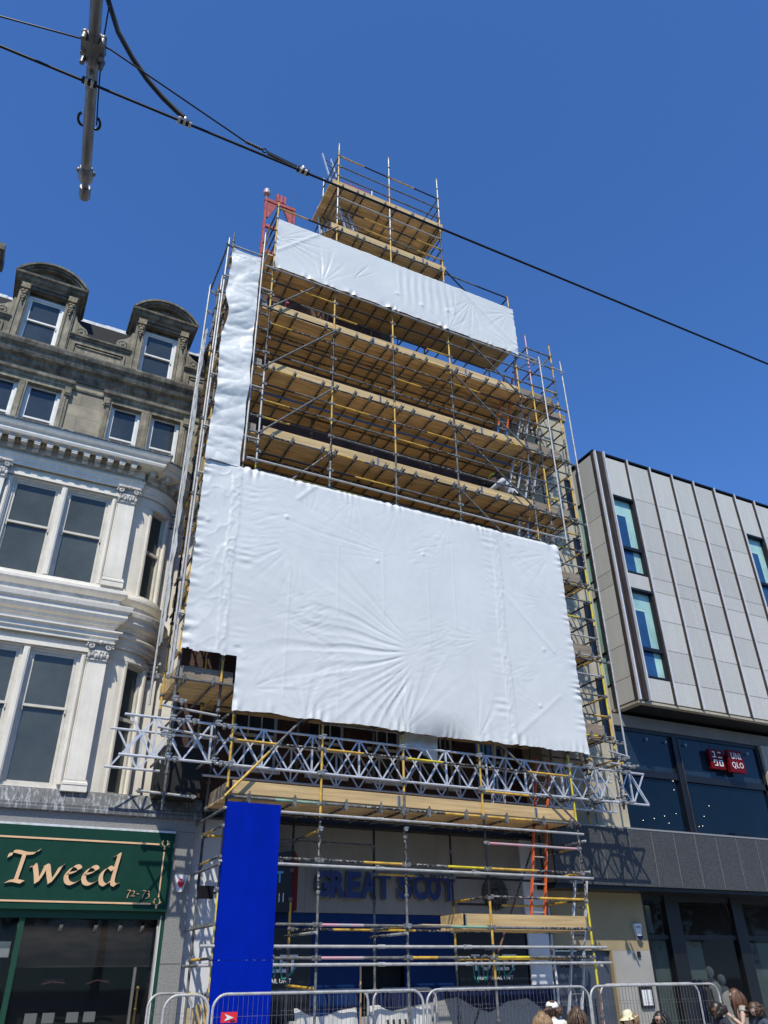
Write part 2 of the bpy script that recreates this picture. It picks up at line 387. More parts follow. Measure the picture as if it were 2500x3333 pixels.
# main cornice, frieze, parapet
LP = [(-9.0, WY), (3.3, WY)]
MB().sweep(LP, [(.0, 13.86), (.05, 13.86), (.05, 13.93), (.10, 13.98), (.13, 14.08), (.22, 14.12), (.26, 14.2), (.26, 14.27), (.34, 14.33), (.37, 14.42), (.37, 14.46), (.0, 14.52)]).build('cornice', M['stone_black'], TB)
MB().sweep(LP, [(.0, 13.62), (.03, 13.62), (.045, 13.66), (.03, 13.69), (.0, 13.7)]).build('string_course', M['stone_dark'], TB)
dorm = [(-4.62, -3.29), (-1.81, -.48), (1.0, 2.33)]
pp = [(-9.0, -4.62), (-3.29, -1.81), (-.48, 1.0), (2.33, 3.3)]
for a, b in pp:
    mp_, mc_ = MB(), MB()
    mp_.box(a, b, WY+.04, WY+.3, 14.5, 15.2)
    c0, c1, z0, z1 = a+.12, b-.12, 14.68, 15.08
    for (x0, x1, q0, q1) in ((c0, c1, z0, z0+.045), (c0, c1, z1-.045, z1), (c0, c0+.045, z0+.045, z1-.045), (c1-.045, c1, z0+.045, z1-.045)): mp_.box(x0, x1, WY-.005, WY+.035, q0, q1)
    for (x0, x1, q0, q1) in ((c0+.09, c1-.09, z0+.09, z0+.115), (c0+.09, c1-.09, z1-.115, z1-.09)): mp_.box(x0, x1, WY+.01, WY+.035, q0, q1)
    mc_.sweep([(a, WY+.04), (b, WY+.04)], [(.0, 15.2), (.03, 15.2), (.05, 15.25), (.09, 15.27), (.09, 15.31), (-.2, 15.335)])
    mp_.build('parapet', M['stone_dark'], TB); mc_.build('parapet_coping', M['stone_black'], TB)
    pass
# roof
rf = MB(); rf.add([(-9, 16.15, 15.15), (3.3, 16.15, 15.15), (3.3, 17.0, 16.72), (-9, 17.0, 16.72), (-9, 16.3, 15.15), (3.3, 16.3, 15.15), (3.3, 17.2, 16.60), (-9, 17.2, 16.60)],
    [(0,1,2,3), (7,6,5,4), (0,4,5,1), (1,5,6,2), (2,6,7,3), (3,7,4,0)])
rfo = rf.build('roof', M['slate'], TB)
mr = MB()
for i in range(20):
    a = -9+i*.62; mr.box(a, min(a+.66, 3.3), 16.93-rnd.random()*.02, 17.3, 16.60+rnd.random()*.02, 16.76+rnd.random()*.035)
mr.build('ridge_flashing', M['leadlight'], rfo)
part_box('party_gable', TB, M['stone_dark'], 2.9, 3.28, 16.31, 18.5, 14.6, 16.1)

def sash(parent, x0, x1, z0, z1, y, fm, gm, meet=.5, fw=.055, name='window', horns=True):
    """sliding sash window: outer frame, upper and lower sash, two panes"""
    w = MB()
    for (a, b, c, d) in ((x0, x0+fw, z0, z1), (x1-fw, x1, z0, z1), (x0+fw, x1-fw, z1-fw, z1), (x0+fw, x1-fw, z0, z0+fw)): w.box(a, b, y, y+.12, c, d)
    wo = w.build(name, fm, parent)
    zm = z0+(z1-z0)*meet; t = .045
    for k, (c, d, yy) in enumerate(((zm-.02, z1-fw, y+.03), (z0+fw, zm+.025, y+.07))):
        s_ = MB(); a, b = x0+fw+.002, x1-fw-.002
        s_.box(a, a+t, yy, yy+.035, c, d); s_.box(b-t, b, yy, yy+.035, c, d); s_.box(a+t, b-t, yy, yy+.035, d-t, d); s_.box(a+t, b-t, yy, yy+.035, c, c+t)
        if k == 0 and horns: s_.box(a+.005, a+.035, yy+.002, yy+.033, c-.07, c-.001); s_.box(b-.035, b-.005, yy+.002, yy+.033, c-.07, c-.001)
        s_.build('sash', fm, wo)
        MB().box(a+t, b-t, yy+.014, yy+.02, c+t, d-t).build('pane', gm, wo)
    return wo

for a, b in wins4:
    sash(TB, a, b, wz0, wz1, WY+.07, M['wingrey'], M['glass_up'], .40)
# window surrounds with eared architraves
for k, (a, b, c, d) in enumerate(((-1.93, -1.24, -1.07, -.32), (.81, 1.51, 1.75, 2.46))):
    m = MB()
    m.box(b, c, WY-.045, WY+.1, 12.0, 13.5)
    for (p, q) in ((a-.17, a), (d, d+.17)): m.box(p, q, WY-.05, WY+.1, 12.0, 13.62); 
    for (p, q) in ((a-.11, a-.05), (d+.05, d+.11)): m.box(p, q, WY-.075, WY-.052, 12.0, 13.55)
    m.box(b+.045, c-.045, WY-.068, WY-.047, 12.0, 13.48)
    m.box(a, d, WY-.05, WY+.1, 13.5, 13.62); 
    m.sweep([(a-.24, WY), (d+.24, WY)], [(0, 13.62), (.07, 13.62), (.09, 13.68), (.15, 13.71), (.17, 13.78), (0, 13.82)])
    for p in (a-.2, d+.05): m.box(p, p+.15, WY-.11, WY-.052, 13.38, 13.60); m.box(p+.02, p+.13, WY-.13, WY-.112, 13.42, 13.57)
    m.build('window_surround', M['stone_dark'], TB)

# dormers
for di, (a, b) in enumerate(dorm):
    D = MB(); w0, w1 = a+.25, b-.25 if di else b-.25
    w0 = a+.235; w1 = b-.25
    D.box(a, w0, WY, WY+.9, 14.52, 16.28); D.box(w1, b, WY, WY+.9, 14.52, 16.28)
    D.box(w0, w1, WY+.25, WY+.9, 16.175, 16.50); D.box(w0, w1, WY+.02, WY+.3, 14.52, 14.70)
    D.box(a-.06, a+.2, WY-.05, WY-.002, 14.5, 14.72); D.box(b-.2, b+.06, WY-.05, WY-.002, 14.5, 14.72)
    for p, q in ((a+.03, w0-.03), (w1+.03, b-.03)):
        D.box(p, p+.03, WY-.03, WY-.001, 14.74, 16.1); D.box(q-.03, q, WY-.03, WY-.001, 14.74, 16.1)
    D.box(w0, w1, WY+.16, WY+.249, 16.2, 16.26)
    do = D.build('dormer', M['stone_dark'], TB)
    # entablature + segmental pediment, broken forward
    P = MB(); e0, e1 = a-.14, b+.14; yF = WY-.24
    prof = [(0, 16.36), (.03, 16.36), (.05, 16.42), (.12, 16.45), (.14, 16.52), (.2, 16.55), (.21, 16.60), (0, 16.62)]
    P.sweep([(e0+.16, WY+.85), (e0+.16, yF+.2), (e1-.16, yF+.2), (e1-.16, WY+.85)], prof)
    P.box(e0+.17, e1-.17, yF+.21, WY+.85, 16.285, 16.60)
    cx = (a+b)/2; hw = (e1-e0)/2+.04; rise = .50; R = (hw*hw+rise*rise)/(2*rise); n = 18
    def archpt(r, t): return (cx+r*math.sin(t), 16.60+rise-R+r*math.cos(t))
    tm = math.asin(hw/R)
    for (ro, ri, y0) in ((R, R-.055, yF-.02), (R-.057, R-.11, yF+.03), (R-.112, R-.16, yF+.09)):
        for i in range(n):
            t0, t1 = -tm+2*tm*i/n, -tm+2*tm*(i+1)/n
            q = [archpt(ro, t0), archpt(ro, t1), archpt(ri, t1), archpt(ri, t0)]
            q = [(x, max(z, 16.603)) for x, z in q]
            P.prism(q, y0, WY+.85)
    P.prism([(cx+(R-.16)*math.sin(-tm*.93+1.86*tm*i/12), max(16.603, 16.60+rise-R+(R-.16)*math.cos(-tm*.93+1.86*tm*i/12))) for i in range(13)], yF+.22, WY+.8)
    P.build('pediment', M['stone_black'], do)
    for px_ in (a+.12, b-.12):
        C = MB(); C.box(px_-.10, px_+.10, WY-.12, WY-.002, 16.20, 16.36)
        for (dx, dz, r) in ((-.065, 16.27, .055), (.065, 16.27, .055), (0, 16.22, .06), (-.04, 16.13, .05), (.04, 16.13, .05), (0, 16.05, .055), (-.03, 15.97, .04), (.03, 15.97, .04), (0, 15.90, .045), (0, 15.82, .032)):
            C.ball((px_+dx, WY-.06, dz), r, 8, sc=(1, .9, 1))
        C.build('carved_bracket', M['carved'], do)
    # side scrolls
    for sgn, ex in ((-1, a), (1, b)):
        poly = [(ex, 15.95), (ex, 15.34)]; 
        for i in range(9): t = math.radians(-90+i*20); poly.append((ex+sgn*(.24+.15*math.cos(t)), 15.48+.15*math.sin(t)))
        poly += [(ex+sgn*.2, 15.68), (ex+sgn*.1, 15.78), (ex+sgn*.05, 15.95)]
        if sgn < 0: poly = poly[::-1]
        Sc = MB().prism(poly, WY+.06, WY+.26); Sc.ball((ex+sgn*.24, WY+.06, 15.48), .05, 8, sc=(1, .5, 1))
        for i in range(14):
            t = i*.5; r = .1-.0*i; Sc.bar((ex+sgn*.24+r*math.cos(t), WY+.055, 15.48+r*math.sin(t)), (ex+sgn*.24+r*math.cos(t+.5), WY+.055, 15.48+r*math.sin(t+.5)), .016, .016, (0, 1, 0))
        Sc.build('scroll', M['stone_dark'], do)
    dr = MB(); dr.box(a+.05, b-.05, WY+.91, 17.2, 15.2, 16.6); dr.build('dormer_cheek', M['slate'], do)
    sash(do, w0, w1, 14.70, 16.175, WY+.12, M['wingrey'], M['glass_up'], .52)

# ---------------- the painted bay (two storeys)
bw = MB()
def flatwall(mb, z0, z1, ops, y=15.1, x0=2*BC-1.69, x1=1.69, d=.25):
    xs = [x0]
    for o in ops: xs += [o[0], o[1]]
    xs.append(x1)
    for i in range(0, len(xs), 2): mb.box(xs[i], xs[i+1], y, y+d, z0, z1)
    for o in ops: mb.box(o[0], o[1], y, y+d, o[3], z1); mb.box(o[0], o[1], y, y+d, z0, o[2])
ops2 = [(-.78, .165, 8.47, 10.56), (.275, 1.185, 8.47, 10.56)]
ops1 = [(-.78, .165, 4.56, 7.04), (.275, 1.185, 4.56, 7.04)]
bw.v = []; flatwall(bw, 8.2, 11.3, ops2, y=15.16); flatwall(bw, 4.5, 7.9, ops1, y=15.16)
# curved returns, built as angled panels with a window opening in the middle
curve = arc(1.69, 16.0, .90, .74, -90, 0, 12)
def curved(mb, z0, z1, wz):
    for side in (1, -1):
        for i in range(12):
            p, q = curve[i], curve[i+1]
            if side < 0: p, q = (2*BC-p[0], p[1]), (2*BC-q[0], q[1])
            segs = [(z0, z1)] if not (3 <= i <= 7) else [(z0, wz[0]), (wz[1], z1)]
            for a, b in segs:
                n = Vector((q[1]-p[1], -(q[0]-p[0]), 0)).normalized()*(.2 if side > 0 else -.2)
                mb.add([(p[0], p[1], a), (q[0], q[1], a), (q[0], q[1], b), (p[0], p[1], b), (p[0]-n.x, p[1]-n.y, a), (q[0]-n.x, q[1]-n.y, a), (q[0]-n.x, q[1]-n.y, b), (p[0]-n.x, p[1]-n.y, b)],
                    [(0,1,2,3), (4,7,6,5), (0,4,5,1), (3,2,6,7), (0,3,7,4), (1,5,6,2)])
curved(bw, 8.2, 11.3, (8.47, 10.56)); curved(bw, 4.5, 7.9, (4.56, 7.04))
bay = bw.build('bay', M['stone_white'], TB)
for (z0, z1) in ((8.47, 10.56), (4.56, 7.04)):
    for side in (1, -1):
        g = MB(); fr = MB()
        p, q = Vector((*curve[3], 0)), Vector((*curve[8], 0))
        if side < 0: p.x, q.x = 2*BC-p.x, 2*BC-q.x
        inn = (Vector((1.69 if side > 0 else 2*BC-1.69, 16.0, 0))-(p+q)/2).normalized()*.08
        p += inn; q += inn; up = Vector((0, 0, 1)); d = (q-p).normalized()
        g.obox(((p+q)/2)+Vector((0, 0, (z0+z1)/2))+inn*.4, (q-p)/2, inn.normalized()*.004, up*(z1-z0)/2)
        for e in (p+d*.03, q-d*.03): fr.obox(e+Vector((0, 0, (z0+z1)/2)), d*.03, inn.normalized()*.03, up*(z1-z0)/2)
        zm = z0+(z1-z0)*(.53 if z0 > 8 else .57)
        for zz in (z0+.035, zm, z1-.03): fr.obox((p+q)/2+Vector((0, 0, zz)), (q-p)/2-d*.061, inn.normalized()*.03, up*.03)
        w = fr.build('window', M['wincream'], bay); g.build('pane', M['glass_mid'], w)
        mo = MB()
        for (e, s2) in ((Vector((*curve[3], 0)), 1), (Vector((*curve[8], 0)), 1)):
            if side < 0: e.x = 2*BC-e.x
            for k in range(2): mo.obox(e-inn.normalized()*(.012+.012*k)+Vector((0, 0, (z0+z1)/2)), d*(.035-.012*k), inn.normalized()*.01, up*(z1-z0)/2)
        mo.build('window_moulding', M['stone_white'], w)
for o in ops2: sash(bay, o[0], o[1], o[2], o[3], 15.22, M['wincream'], M['glass_mid'], .53, .055)
for o in ops1: sash(bay, o[0], o[1], o[2], o[3], 15.22, M['wincream'], M['glass_mid'], .57, .06)
# mullion strips and inner jamb pilasters
for (z0, z1) in ((8.5, 10.5), (4.62, 7.0)):
    m = MB(); m.box(.168, .272, 15.10, 15.158, z0, z1); m.box(.19, .25, 15.08, 15.098, z0, z1)
    for p in (1.19, 2*BC-1.26): m.box(p, p+.07, 15.115, 15.158, z0, z1); m.box(p+.02, p+.05, 15.095, 15.113, z0, z1)
    m.build('mullion', M['stone_white'], bay)
def capital(mb, cx, zb, zt, yf, hw):
    mb.box(cx-hw*1.22, cx+hw*1.22, yf-.13, yf+.05, zt-.05, zt)
    mb.box(cx-hw*.95, cx+hw*.95, yf-.045, yf+.05, zb, zt-.051)
    mb.box(cx-hw*1.05, cx+hw*1.05, yf-.06, yf+.05, zb-.03, zb-.001)
    for s_ in (-1, 1):
        for k in range(16):
            t = k*.55; r = .078*(1-k/17); x = cx+s_*(hw*.92-.01); z = zt-.125
            mb.ball((x+s_*r*math.cos(t), yf-.095-.001*k, z+r*math.sin(t)), .022, 6)
        for k in range(3): mb.ball((cx+s_*hw*(.28+.3*k), yf-.06, zb+.05+.035*(k % 2)), .045, 6, sc=(.8, .8, 1.5))
        for k in range(4): mb.ball((cx+s_*hw*(.12+.24*k), yf-.07, zb+.13), .032, 6, sc=(.9, .8, 1.2))
    mb.ball((cx, yf-.11, zt-.04), .045, 7); mb.ball((cx, yf-.07, zb+.08), .05, 6, sc=(.7, .8, 1.7))
for (z0, zc, zt) in ((8.45, 10.45, 10.80), (4.5, 6.92, 7.27)):
    for cx in (1.475, 2*BC-1.475):
        P = MB(); P.box(cx-.17, cx+.17, 15.03, 15.158, z0+.2, zc-.03)
        P.box(cx-.215, cx+.215, 14.99, 15.158, z0, z0+.1); P.sweep([(cx-.185, 15.158), (cx-.185, 15.01), (cx+.185, 15.01), (cx+.185, 15.158)], [(0, z0+.1), (.03, z0+.11), (.03, z0+.15), (.01, z0+.17), (.015, z0+.2), (0, z0+.2)])
        po = P.build('pilaster', M['stone_white'], bay)
        C = MB(); capital(C, cx, zc, zt, 15.06, .19); C.build('capital', M['stone_grime'], po)
    for sx in (2.53, 2*BC-2.53):       # far pilaster of the curved return, by the wall
        P = MB(); P.box(sx-.02, sx+.22, 15.78, 15.95, z0, zc-.02); po = P.build('pilaster', M['stone_white'], bay)
        C = MB(); C.box(sx-.05, sx+.25, 15.70, 15.93, zt-.05, zt)
        for k in range(3):
            for j in range(3): C.ball((sx+.02+.08*k, 15.78-.02*j, zc+.06+.09*j), .045, 6)
        C.build('capital', M['stone_grime'], po)
# entablatures and cornices that follow the bay's plan
def mould(name, prof, m, yf=15.1, **k):
    return MB().sweep(bay_path(yf), prof, **k).build(name, m, bay)
mould('architrave', [(0, 10.80), (.04, 10.80), (.04, 10.87), (.065, 10.88), (.065, 10.96), (.10, 10.99), (.10, 11.02), (0, 11.03)], M['stone_white'])
mould('frieze', [(.0, 11.03), (.02, 11.03), (.02, 11.09), (.05, 11.11), (.0, 11.12)], M['stone_white'])
mould('top_cornice', [(.0, 11.12), (.06, 11.12), (.06, 11.30), (.40, 11.31), (.42, 11.36), (.42, 11.42), (.46, 11.45), (.50, 11.53), (.50, 11.56), (.0, 11.57)], M['stone_white'])
lead = MB().sweep(bay_path(15.1), [(.50, 11.565), (.525, 11.565), (.53, 11.595), (.45, 11.62), (.0, 11.72), (-.7, 11.90), (-.7, 11.565)])
lead.build('lead_flashing', M['lead'], bay)
# modillions under the cornice
def modillion(c, d, n_):
    c, d, n_ = Vector((*c, 0)), Vector((*d, 0)), Vector((*n_, 0)); up = Vector((0, 0, 1))
    m_ = MB(); m_.obox(c+n_*.20+up*11.255, d*.062, n_*.15, up*.052); m_.obox(c+n_*.12+up*11.16, d*.056, n_*.065, up*.042); m_.obox(c+n_*.31+up*11.185, d*.056, n_*.035, up*.017); m_.obox(c+n_*.21+up*11.195, d*.05, n_*.03, up*.012); m_.build('modillion', M['stone_grime'], bay)
def rosette(c, n_):
    c, n_ = Vector((*c, 0)), Vector((*n_, 0))
    ros = MB()
    for k in range(5):
        t = k*1.2566; e = c+n_*(.2+.036*math.cos(t))+Vector((n_.y*-.036*math.sin(t), n_.x*.036*math.sin(t), 11.275)); ros.ball(tuple(e), .026, 6)
    ros.ball(tuple(c+n_*.2+Vector((0, 0, 11.268))), .028, 6); ros.build('rosette', M['carved'], bay)
x = 2*BC-1.62
while x < 1.66: modillion((x, 15.1), (1, 0), (0, -1)); rosette((x+.12, 15.1), (0, -1)); x += .245
for side in (1, -1):
    for k in range(5):
        t = math.radians(-80+k*17); n_ = Vector((math.cos(t), math.sin(t))); c = (1.69+.92*n_.x, 16.0+.75*n_.y)
        if side < 0: c = (2*BC-c[0], c[1]); n_.x = -n_.x
        modillion(c, (-n_.y, n_.x), (n_.x, n_.y)); rosette((c[0]+n_.y*-.1, c[1]+n_.x*.1*side), (n_.x, n_.y))
mould('sill_course', [(0, 8.2), (.03, 8.2), (.10, 8.26), (.13, 8.30), (.13, 8.36), (.06, 8.40), (.05, 8.46), (0, 8.47)], M['stone_white'])
mould('plinth_band', [(0, 8.04), (.015, 8.04), (.015, 8.2), (0, 8.2)], M['stone_grime'])
mould('middle_cornice', [(0, 7.62), (.05, 7.62), (.07, 7.68), (.15, 7.71), (.19, 7.78), (.19, 7.86), (.24, 7.9), (.26, 7.98), (.26, 8.0), (0, 8.04)], M['stone_white'])
mould('architrave', [(0, 7.27), (.05, 7.27), (.05, 7.34), (.09, 7.36), (.09, 7.44), (.15, 7.47), (.15, 7.50), (0, 7.51)], M['stone_white'])
mould('frieze', [(0, 7.51), (.012, 7.51), (.012, 7.62), (0, 7.62)], M['stone_white'])
mould('lintel_band', [(0, 7.06), (.03, 7.06), (.03, 7.14), (0, 7.14)], M['stone_white'], 15.13)
mould('lintel_band', [(0, 10.58), (.03, 10.58), (.03, 10.66), (0, 10.66)], M['stone_white'], 15.13)
for a, b in ((-9, -2.25), (2.63, 3.28)): MB().box(a, b, WY, WY+.3, 4.5, 11.29).build('lower_wall', M['stone_white'], TB)
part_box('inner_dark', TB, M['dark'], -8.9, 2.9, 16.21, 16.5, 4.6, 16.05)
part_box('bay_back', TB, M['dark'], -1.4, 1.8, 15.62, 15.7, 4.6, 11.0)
# lead skirt over the shop, granite band and pilaster
ls = MB(); n = 40
ls.sweep([(-9, 15.1), (3.78, 15.1)], [(-.3, 4.56), (-.02, 4.54), (.02, 4.50), (.09, 4.30), (.105, 4.28), (.105, 4.24), (.12, 4.22), (.12, 4.17), (.0, 4.16), (-.3, 4.16)])
for i in range(34): xx = -9+i*.38+.1; ls.bar((xx, 15.075, 4.515), (xx, 15.005, 4.305), .014, .016, (0, 1, 0))
ls.build('lead_skirt', M['lead'], TB)
gr = MB(); gr.box(-9, 3.70, 15.06, 15.35, 3.96, 4.16); gr.box(3.345, 3.70, 15.06, 15.35, 1.895, 3.955); gr.box(3.345, 3.70, 15.06, 15.35, GZ, 1.885)
gr.build('granite_surround', M['granite'], TB)
part_box('return_wall', TB, M['granite'], 3.36, 3.69, 15.352, 16.0, GZ, 4.15)
MB().box(-9, 3.34, 15.0, 15.06, 3.915, 3.95).build('sign_flashing', M['leadlight'], TB)
# shop window
sf = MB()
sf.box(3.28, 3.345, 15.08, 15.3, GZ, 2.62); sf.box(1.04, 1.12, 15.10, 15.28, GZ, 2.62); sf.box(-1.4, -1.32, 15.10, 15.28, GZ, 2.62)
sf.box(-9, 3.345, 15.09, 15.3, 2.55, 2.66); sf.box(-9, 3.345, 15.09, 15.3, GZ, GZ+.5)
sfo = sf.build('shop_window', M['greenframe'], TB)
for a, b in ((1.12, 3.28), (-1.32, 1.04), (-9, -1.4)): MB().box(a, b, 15.2, 15.21, GZ+.5, 2.55).build('pane', M['glass_shop'], sfo)
MB().box(3.27, 3.279, 15.07, 15.3, GZ, 2.6).build('trim', M['wingrey'], sfo)
part_box('sign_backing', TB, M['dark'], -9, 3.34, 15.0565, 15.30, 2.661, 3.955)
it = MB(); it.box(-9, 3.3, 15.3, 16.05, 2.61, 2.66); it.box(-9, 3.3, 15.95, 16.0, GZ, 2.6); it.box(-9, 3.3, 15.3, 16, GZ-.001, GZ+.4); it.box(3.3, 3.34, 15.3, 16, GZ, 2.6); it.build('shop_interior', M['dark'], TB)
MB().box(1.14, 3.26, 15.5, 15.56, 1.86, 2.55).build('display_backboard', M['brownwall'], TB)
MB().box(-1.2, 1.0, 15.34, 15.38, 2.0, 2.22).build('blind', M['signgrey'], TB)
for xx in (1.7, 2.25, 2.65, 3.02): MB().tube([(xx+.03, 15.36, 2.52), (xx, 15.33, 2.36)], .032, 8).build('spotlight', M['blackframe'], TB)
# chimney just inside the frame on the left
ch = thing('chimney_stack', 'dark stone chimney stack at the far left edge above the roofs', 'chimney', (-3.2, 16.6, 15.4))
MB().box(-3.7, -2.62, 16.9, 17.6, 15.0, 18.2).build('stack', M['stone_black'], ch); MB().box(-3.78, -2.55, 16.82, 17.68, 18.2, 18.42).build('cap', M['stone_black'], ch)
MB().tube([(-2.6, 16.84, 17.2), (-2.58, 16.84, 17.25)], .05).build('pipe_end', M['lead'], ch)

# ---- green sign
SG = thing('shop_sign', 'dark green fascia sign reading Tweed 72 - 73 in rose gold letters', 'sign', (1, 15.03, 2.66))
MB().box(-9, 3.335, 14.99, 15.055, 2.665, 3.912).build('fascia', M['green'], SG)
ln = MB(); ln.box(-9, 3.07, 14.978, 14.988, 3.705, 3.733); ln.box(-9, 3.05, 14.978, 14.988, 2.764, 2.791); ln.box(3.158, 3.180, 14.978, 14.988, 2.88, 3.60)
ln.build('gold_border', M['copper'], SG)
for (ax, az) in ((3.17, 3.68), (3.15, 2.75)):
    a = MB()
    for s_ in (-1, 1):
        a.tube([(ax, 14.984, az), (ax+s_*.035, 14.984, az+.03), (ax+s_*.05, 14.984, az+.08), (ax+s_*.03, 14.984, az+.11)], .006, 5)
        a.tube([(ax+s_*.035, 14.984, az+.03), (ax+s_*.07, 14.984, az+.06)], .005, 5)
    a.ball((ax, 14.985, az-.01), .022, 7, sc=(1, .4, 1.8)); a.build('stag_motif', M['copper'], SG)
T_ = [[(.02, .93), (.06, 1.10), (.25, 1.13), (.6, 1.07), (.95, 1.10), (1.08, 1.22)], [(.56, 1.08), (.50, .6), (.42, .05)], [(.10, .0), (.35, .05), (.68, .0)]]
w_ = [[(.0, .58), (.10, .66), (.22, .35), (.30, .02)], [(.30, .0), (.45, .3), (.56, .66)], [(.52, .66), (.62, .62), (.72, .3), (.82, .02)], [(.80, .0), (1.0, .34), (1.12, .62), (1.2, .68)]]
e_ = [[(.12, .38), (.36, .44), (.56, .56), (.46, .68), (.26, .62), (.08, .34), (.14, .08), (.36, .0), (.60, .12)]]
d_ = [[(.52, .58), (.32, .68), (.08, .42), (.10, .10), (.30, .0), (.52, .2)], [(.52, 1.12), (.68, 1.20), (.62, .7), (.56, .12), (.70, .0), (.78, .06)]]
def letters(seq, x0, z0, sc, pen, name, depth=.03, par=None):
    x = x0
    for st, adv in seq:
        nib(st, x, z0, sc, 14.986, depth, pen).build(name, M['copper'], par); x += adv*sc
letters([(T_, .92), (w_, 1.32), (e_, .70), (e_, .70), (d_, .8)], .68, 3.045, .40, .20, 'letter', .035, SG)
n7 = [[(.0, .62), (.15, .70), (.5, .66), (.3, .3), (.16, -.22)]]; n2 = [[(.02, .52), (.2, .66), (.42, .55), (.3, .25), (.02, .02), (.2, .06), (.5, .02)]]
n3 = [[(.04, .6), (.22, .68), (.40, .55), (.22, .38)], [(.22, .38), (.44, .22), (.36, -.12), (.02, -.2)]]; nd = [[(.0, .3), (.3, .3)]]
letters([(n7, .58), (n2, .75), (nd, .62), (n7, .58), (n3, .5)], 2.62, 2.885, .13, .10, 'numeral', .012, SG)
# alarm boxes
def alarm(name, label, cx, y, cz, w, h, body, inner, txt, tm):
    t = thing(name, label, 'alarm box', (cx, y, cz))
    poly = [(cx-w/2, cz+h*.45), (cx-w*.42, cz+h*.5), (cx+w*.42, cz+h*.5), (cx+w/2, cz+h*.45), (cx+w*.2, cz-h*.46), (cx+w*.12, cz-h*.5), (cx-w*.12, cz-h*.5), (cx-w*.2, cz-h*.46)]
    MB().prism(poly[::-1], y-.075, y).build('case', body, t)
    return t
A1 = alarm('alarm_box', 'white alarm box with a red GLD shield on the grey granite pilaster', 3.525, 15.058, 3.11, .23, .27, M['white'], None, '', None)
MB().prism([(3.525+.06*math.cos(t)*1.0, 3.13+.07*math.sin(t)*(1.25 if math.sin(t) < 0 else .8)) for t in [i*math.pi/5 for i in range(10)]][::-1], 14.970, 14.982).build('shield', M['red'], A1)
textmesh('GLD', .09, .035, .003, 3.525, 14.9695, 3.15).build('lettering', M['signtext'], A1)

KS = 1.0
# ================================================================ middle: the building behind the scaffold
RB = thing('brick_building', 'dark red brick building with a shop front, mostly hidden behind scaffolding', 'building', (8, 16.2, GZ))
MWY = 16.25
mwall = MB()
cols_ = [(4.6, 5.6), (6.3, 7.2), (7.75, 8.65), (9.2, 10.1), (10.7, 11.6)]
floors = [(5.5, 6.9), (8.1, 9.6), (10.9, 12.2), (12.95, 14.05), (14.9, 15.9)]
xs = [3.3]
for a, b in cols_: xs += [a, b]
xs.append(12.1)
for i in range(0, len(xs), 2): mwall.box(xs[i], xs[i+1], MWY, MWY+.35, 4.5, 16.9)
for a, b in cols_:
    zz = 4.5
    for z0, z1 in floors: mwall.box(a, b, MWY, MWY+.35, zz, z0); zz = z1
    mwall.box(a, b, MWY, MWY+.35, zz, 16.9)
mwall.build('wall', M['brick'], RB)
part_box('side_wall', RB, M['redstone'], 3.3, 3.6, MWY+.351, 26, 4.5, 16.3)
part_box('roof', RB, M['slate'], 3.61, 12.1, MWY+.351, 26, 16.0, 16.3)
for a, b in cols_:
    for k, (z0, z1) in enumerate(floors):
        w = MB(); f = .05; y = MWY+.12
        for q in ((a, a+f, z0, z1), (b-f, b, z0, z1), (a+f, b-f, z1-f, z1), (a+f, b-f, z0, z0+f), (a+f, b-f, (z0+z1)/2-.03, (z0+z1)/2+.03)): w.box(q[0], q[1], y, y+.07, q[2], q[3])
        for j in (1, 2): xx = a+f+(b-a-2*f)*j/3; w.box(xx-.012, xx+.012, y+.01, y+.05, (z0+z1)/2+.031, z1-f-.001)
        w.box(a-.06, b+.06, MWY-.07, MWY-.002, z0-.12, z0)
        wo = w.build('window', M['wingrey'], RB); MB().box(a+f, b-f, y+.05, y+.056, z0+f, z1-f).build('pane', M['glass_up'], wo)
MB().sweep([(3.3, 26), (3.3, MWY), (12.1, MWY)], [(0, 16.35), (.06, 16.36), (.06, 16.44), (.16, 16.5), (.18, 16.6), (.30, 16.66), (.34, 16.76), (.34, 16.84), (0, 16.9)]).build('cornice', M['redstone'], RB)
MB().sweep([(3.3, MWY), (12.1, MWY)], [(0, 12.5), (.08, 12.5), (.1, 12.6), (0, 12.64)]).build('string_course', M['redstone'], RB)
gb = MB(); gb.prism([(5.9, 16.9), (8.9, 16.9), (8.9, 18.6), (8.3, 18.6), (8.3, 20.3), (7.4, 21.2), (6.5, 20.3), (6.5, 18.6), (5.9, 18.6)], MWY+.1, MWY+.45)
gb.build('gable', M['brick'], RB)
cb = MB(); cb.box(9.6, 10.4, 16.8, 17.4, 16.3, 17.7); cb.box(9.55, 10.45, 16.75, 17.45, 17.7, 17.82); cb.build('chimney', M['redstone'], RB)
ab = MB(); ab.box(4.5, 8.9, 16.80, 17.1, 16.31, 20.3); ab.box(4.4, 9.0, 16.72, 17.15, 20.301, 20.45); ab.build('attic_wall', M['redstone'], RB)
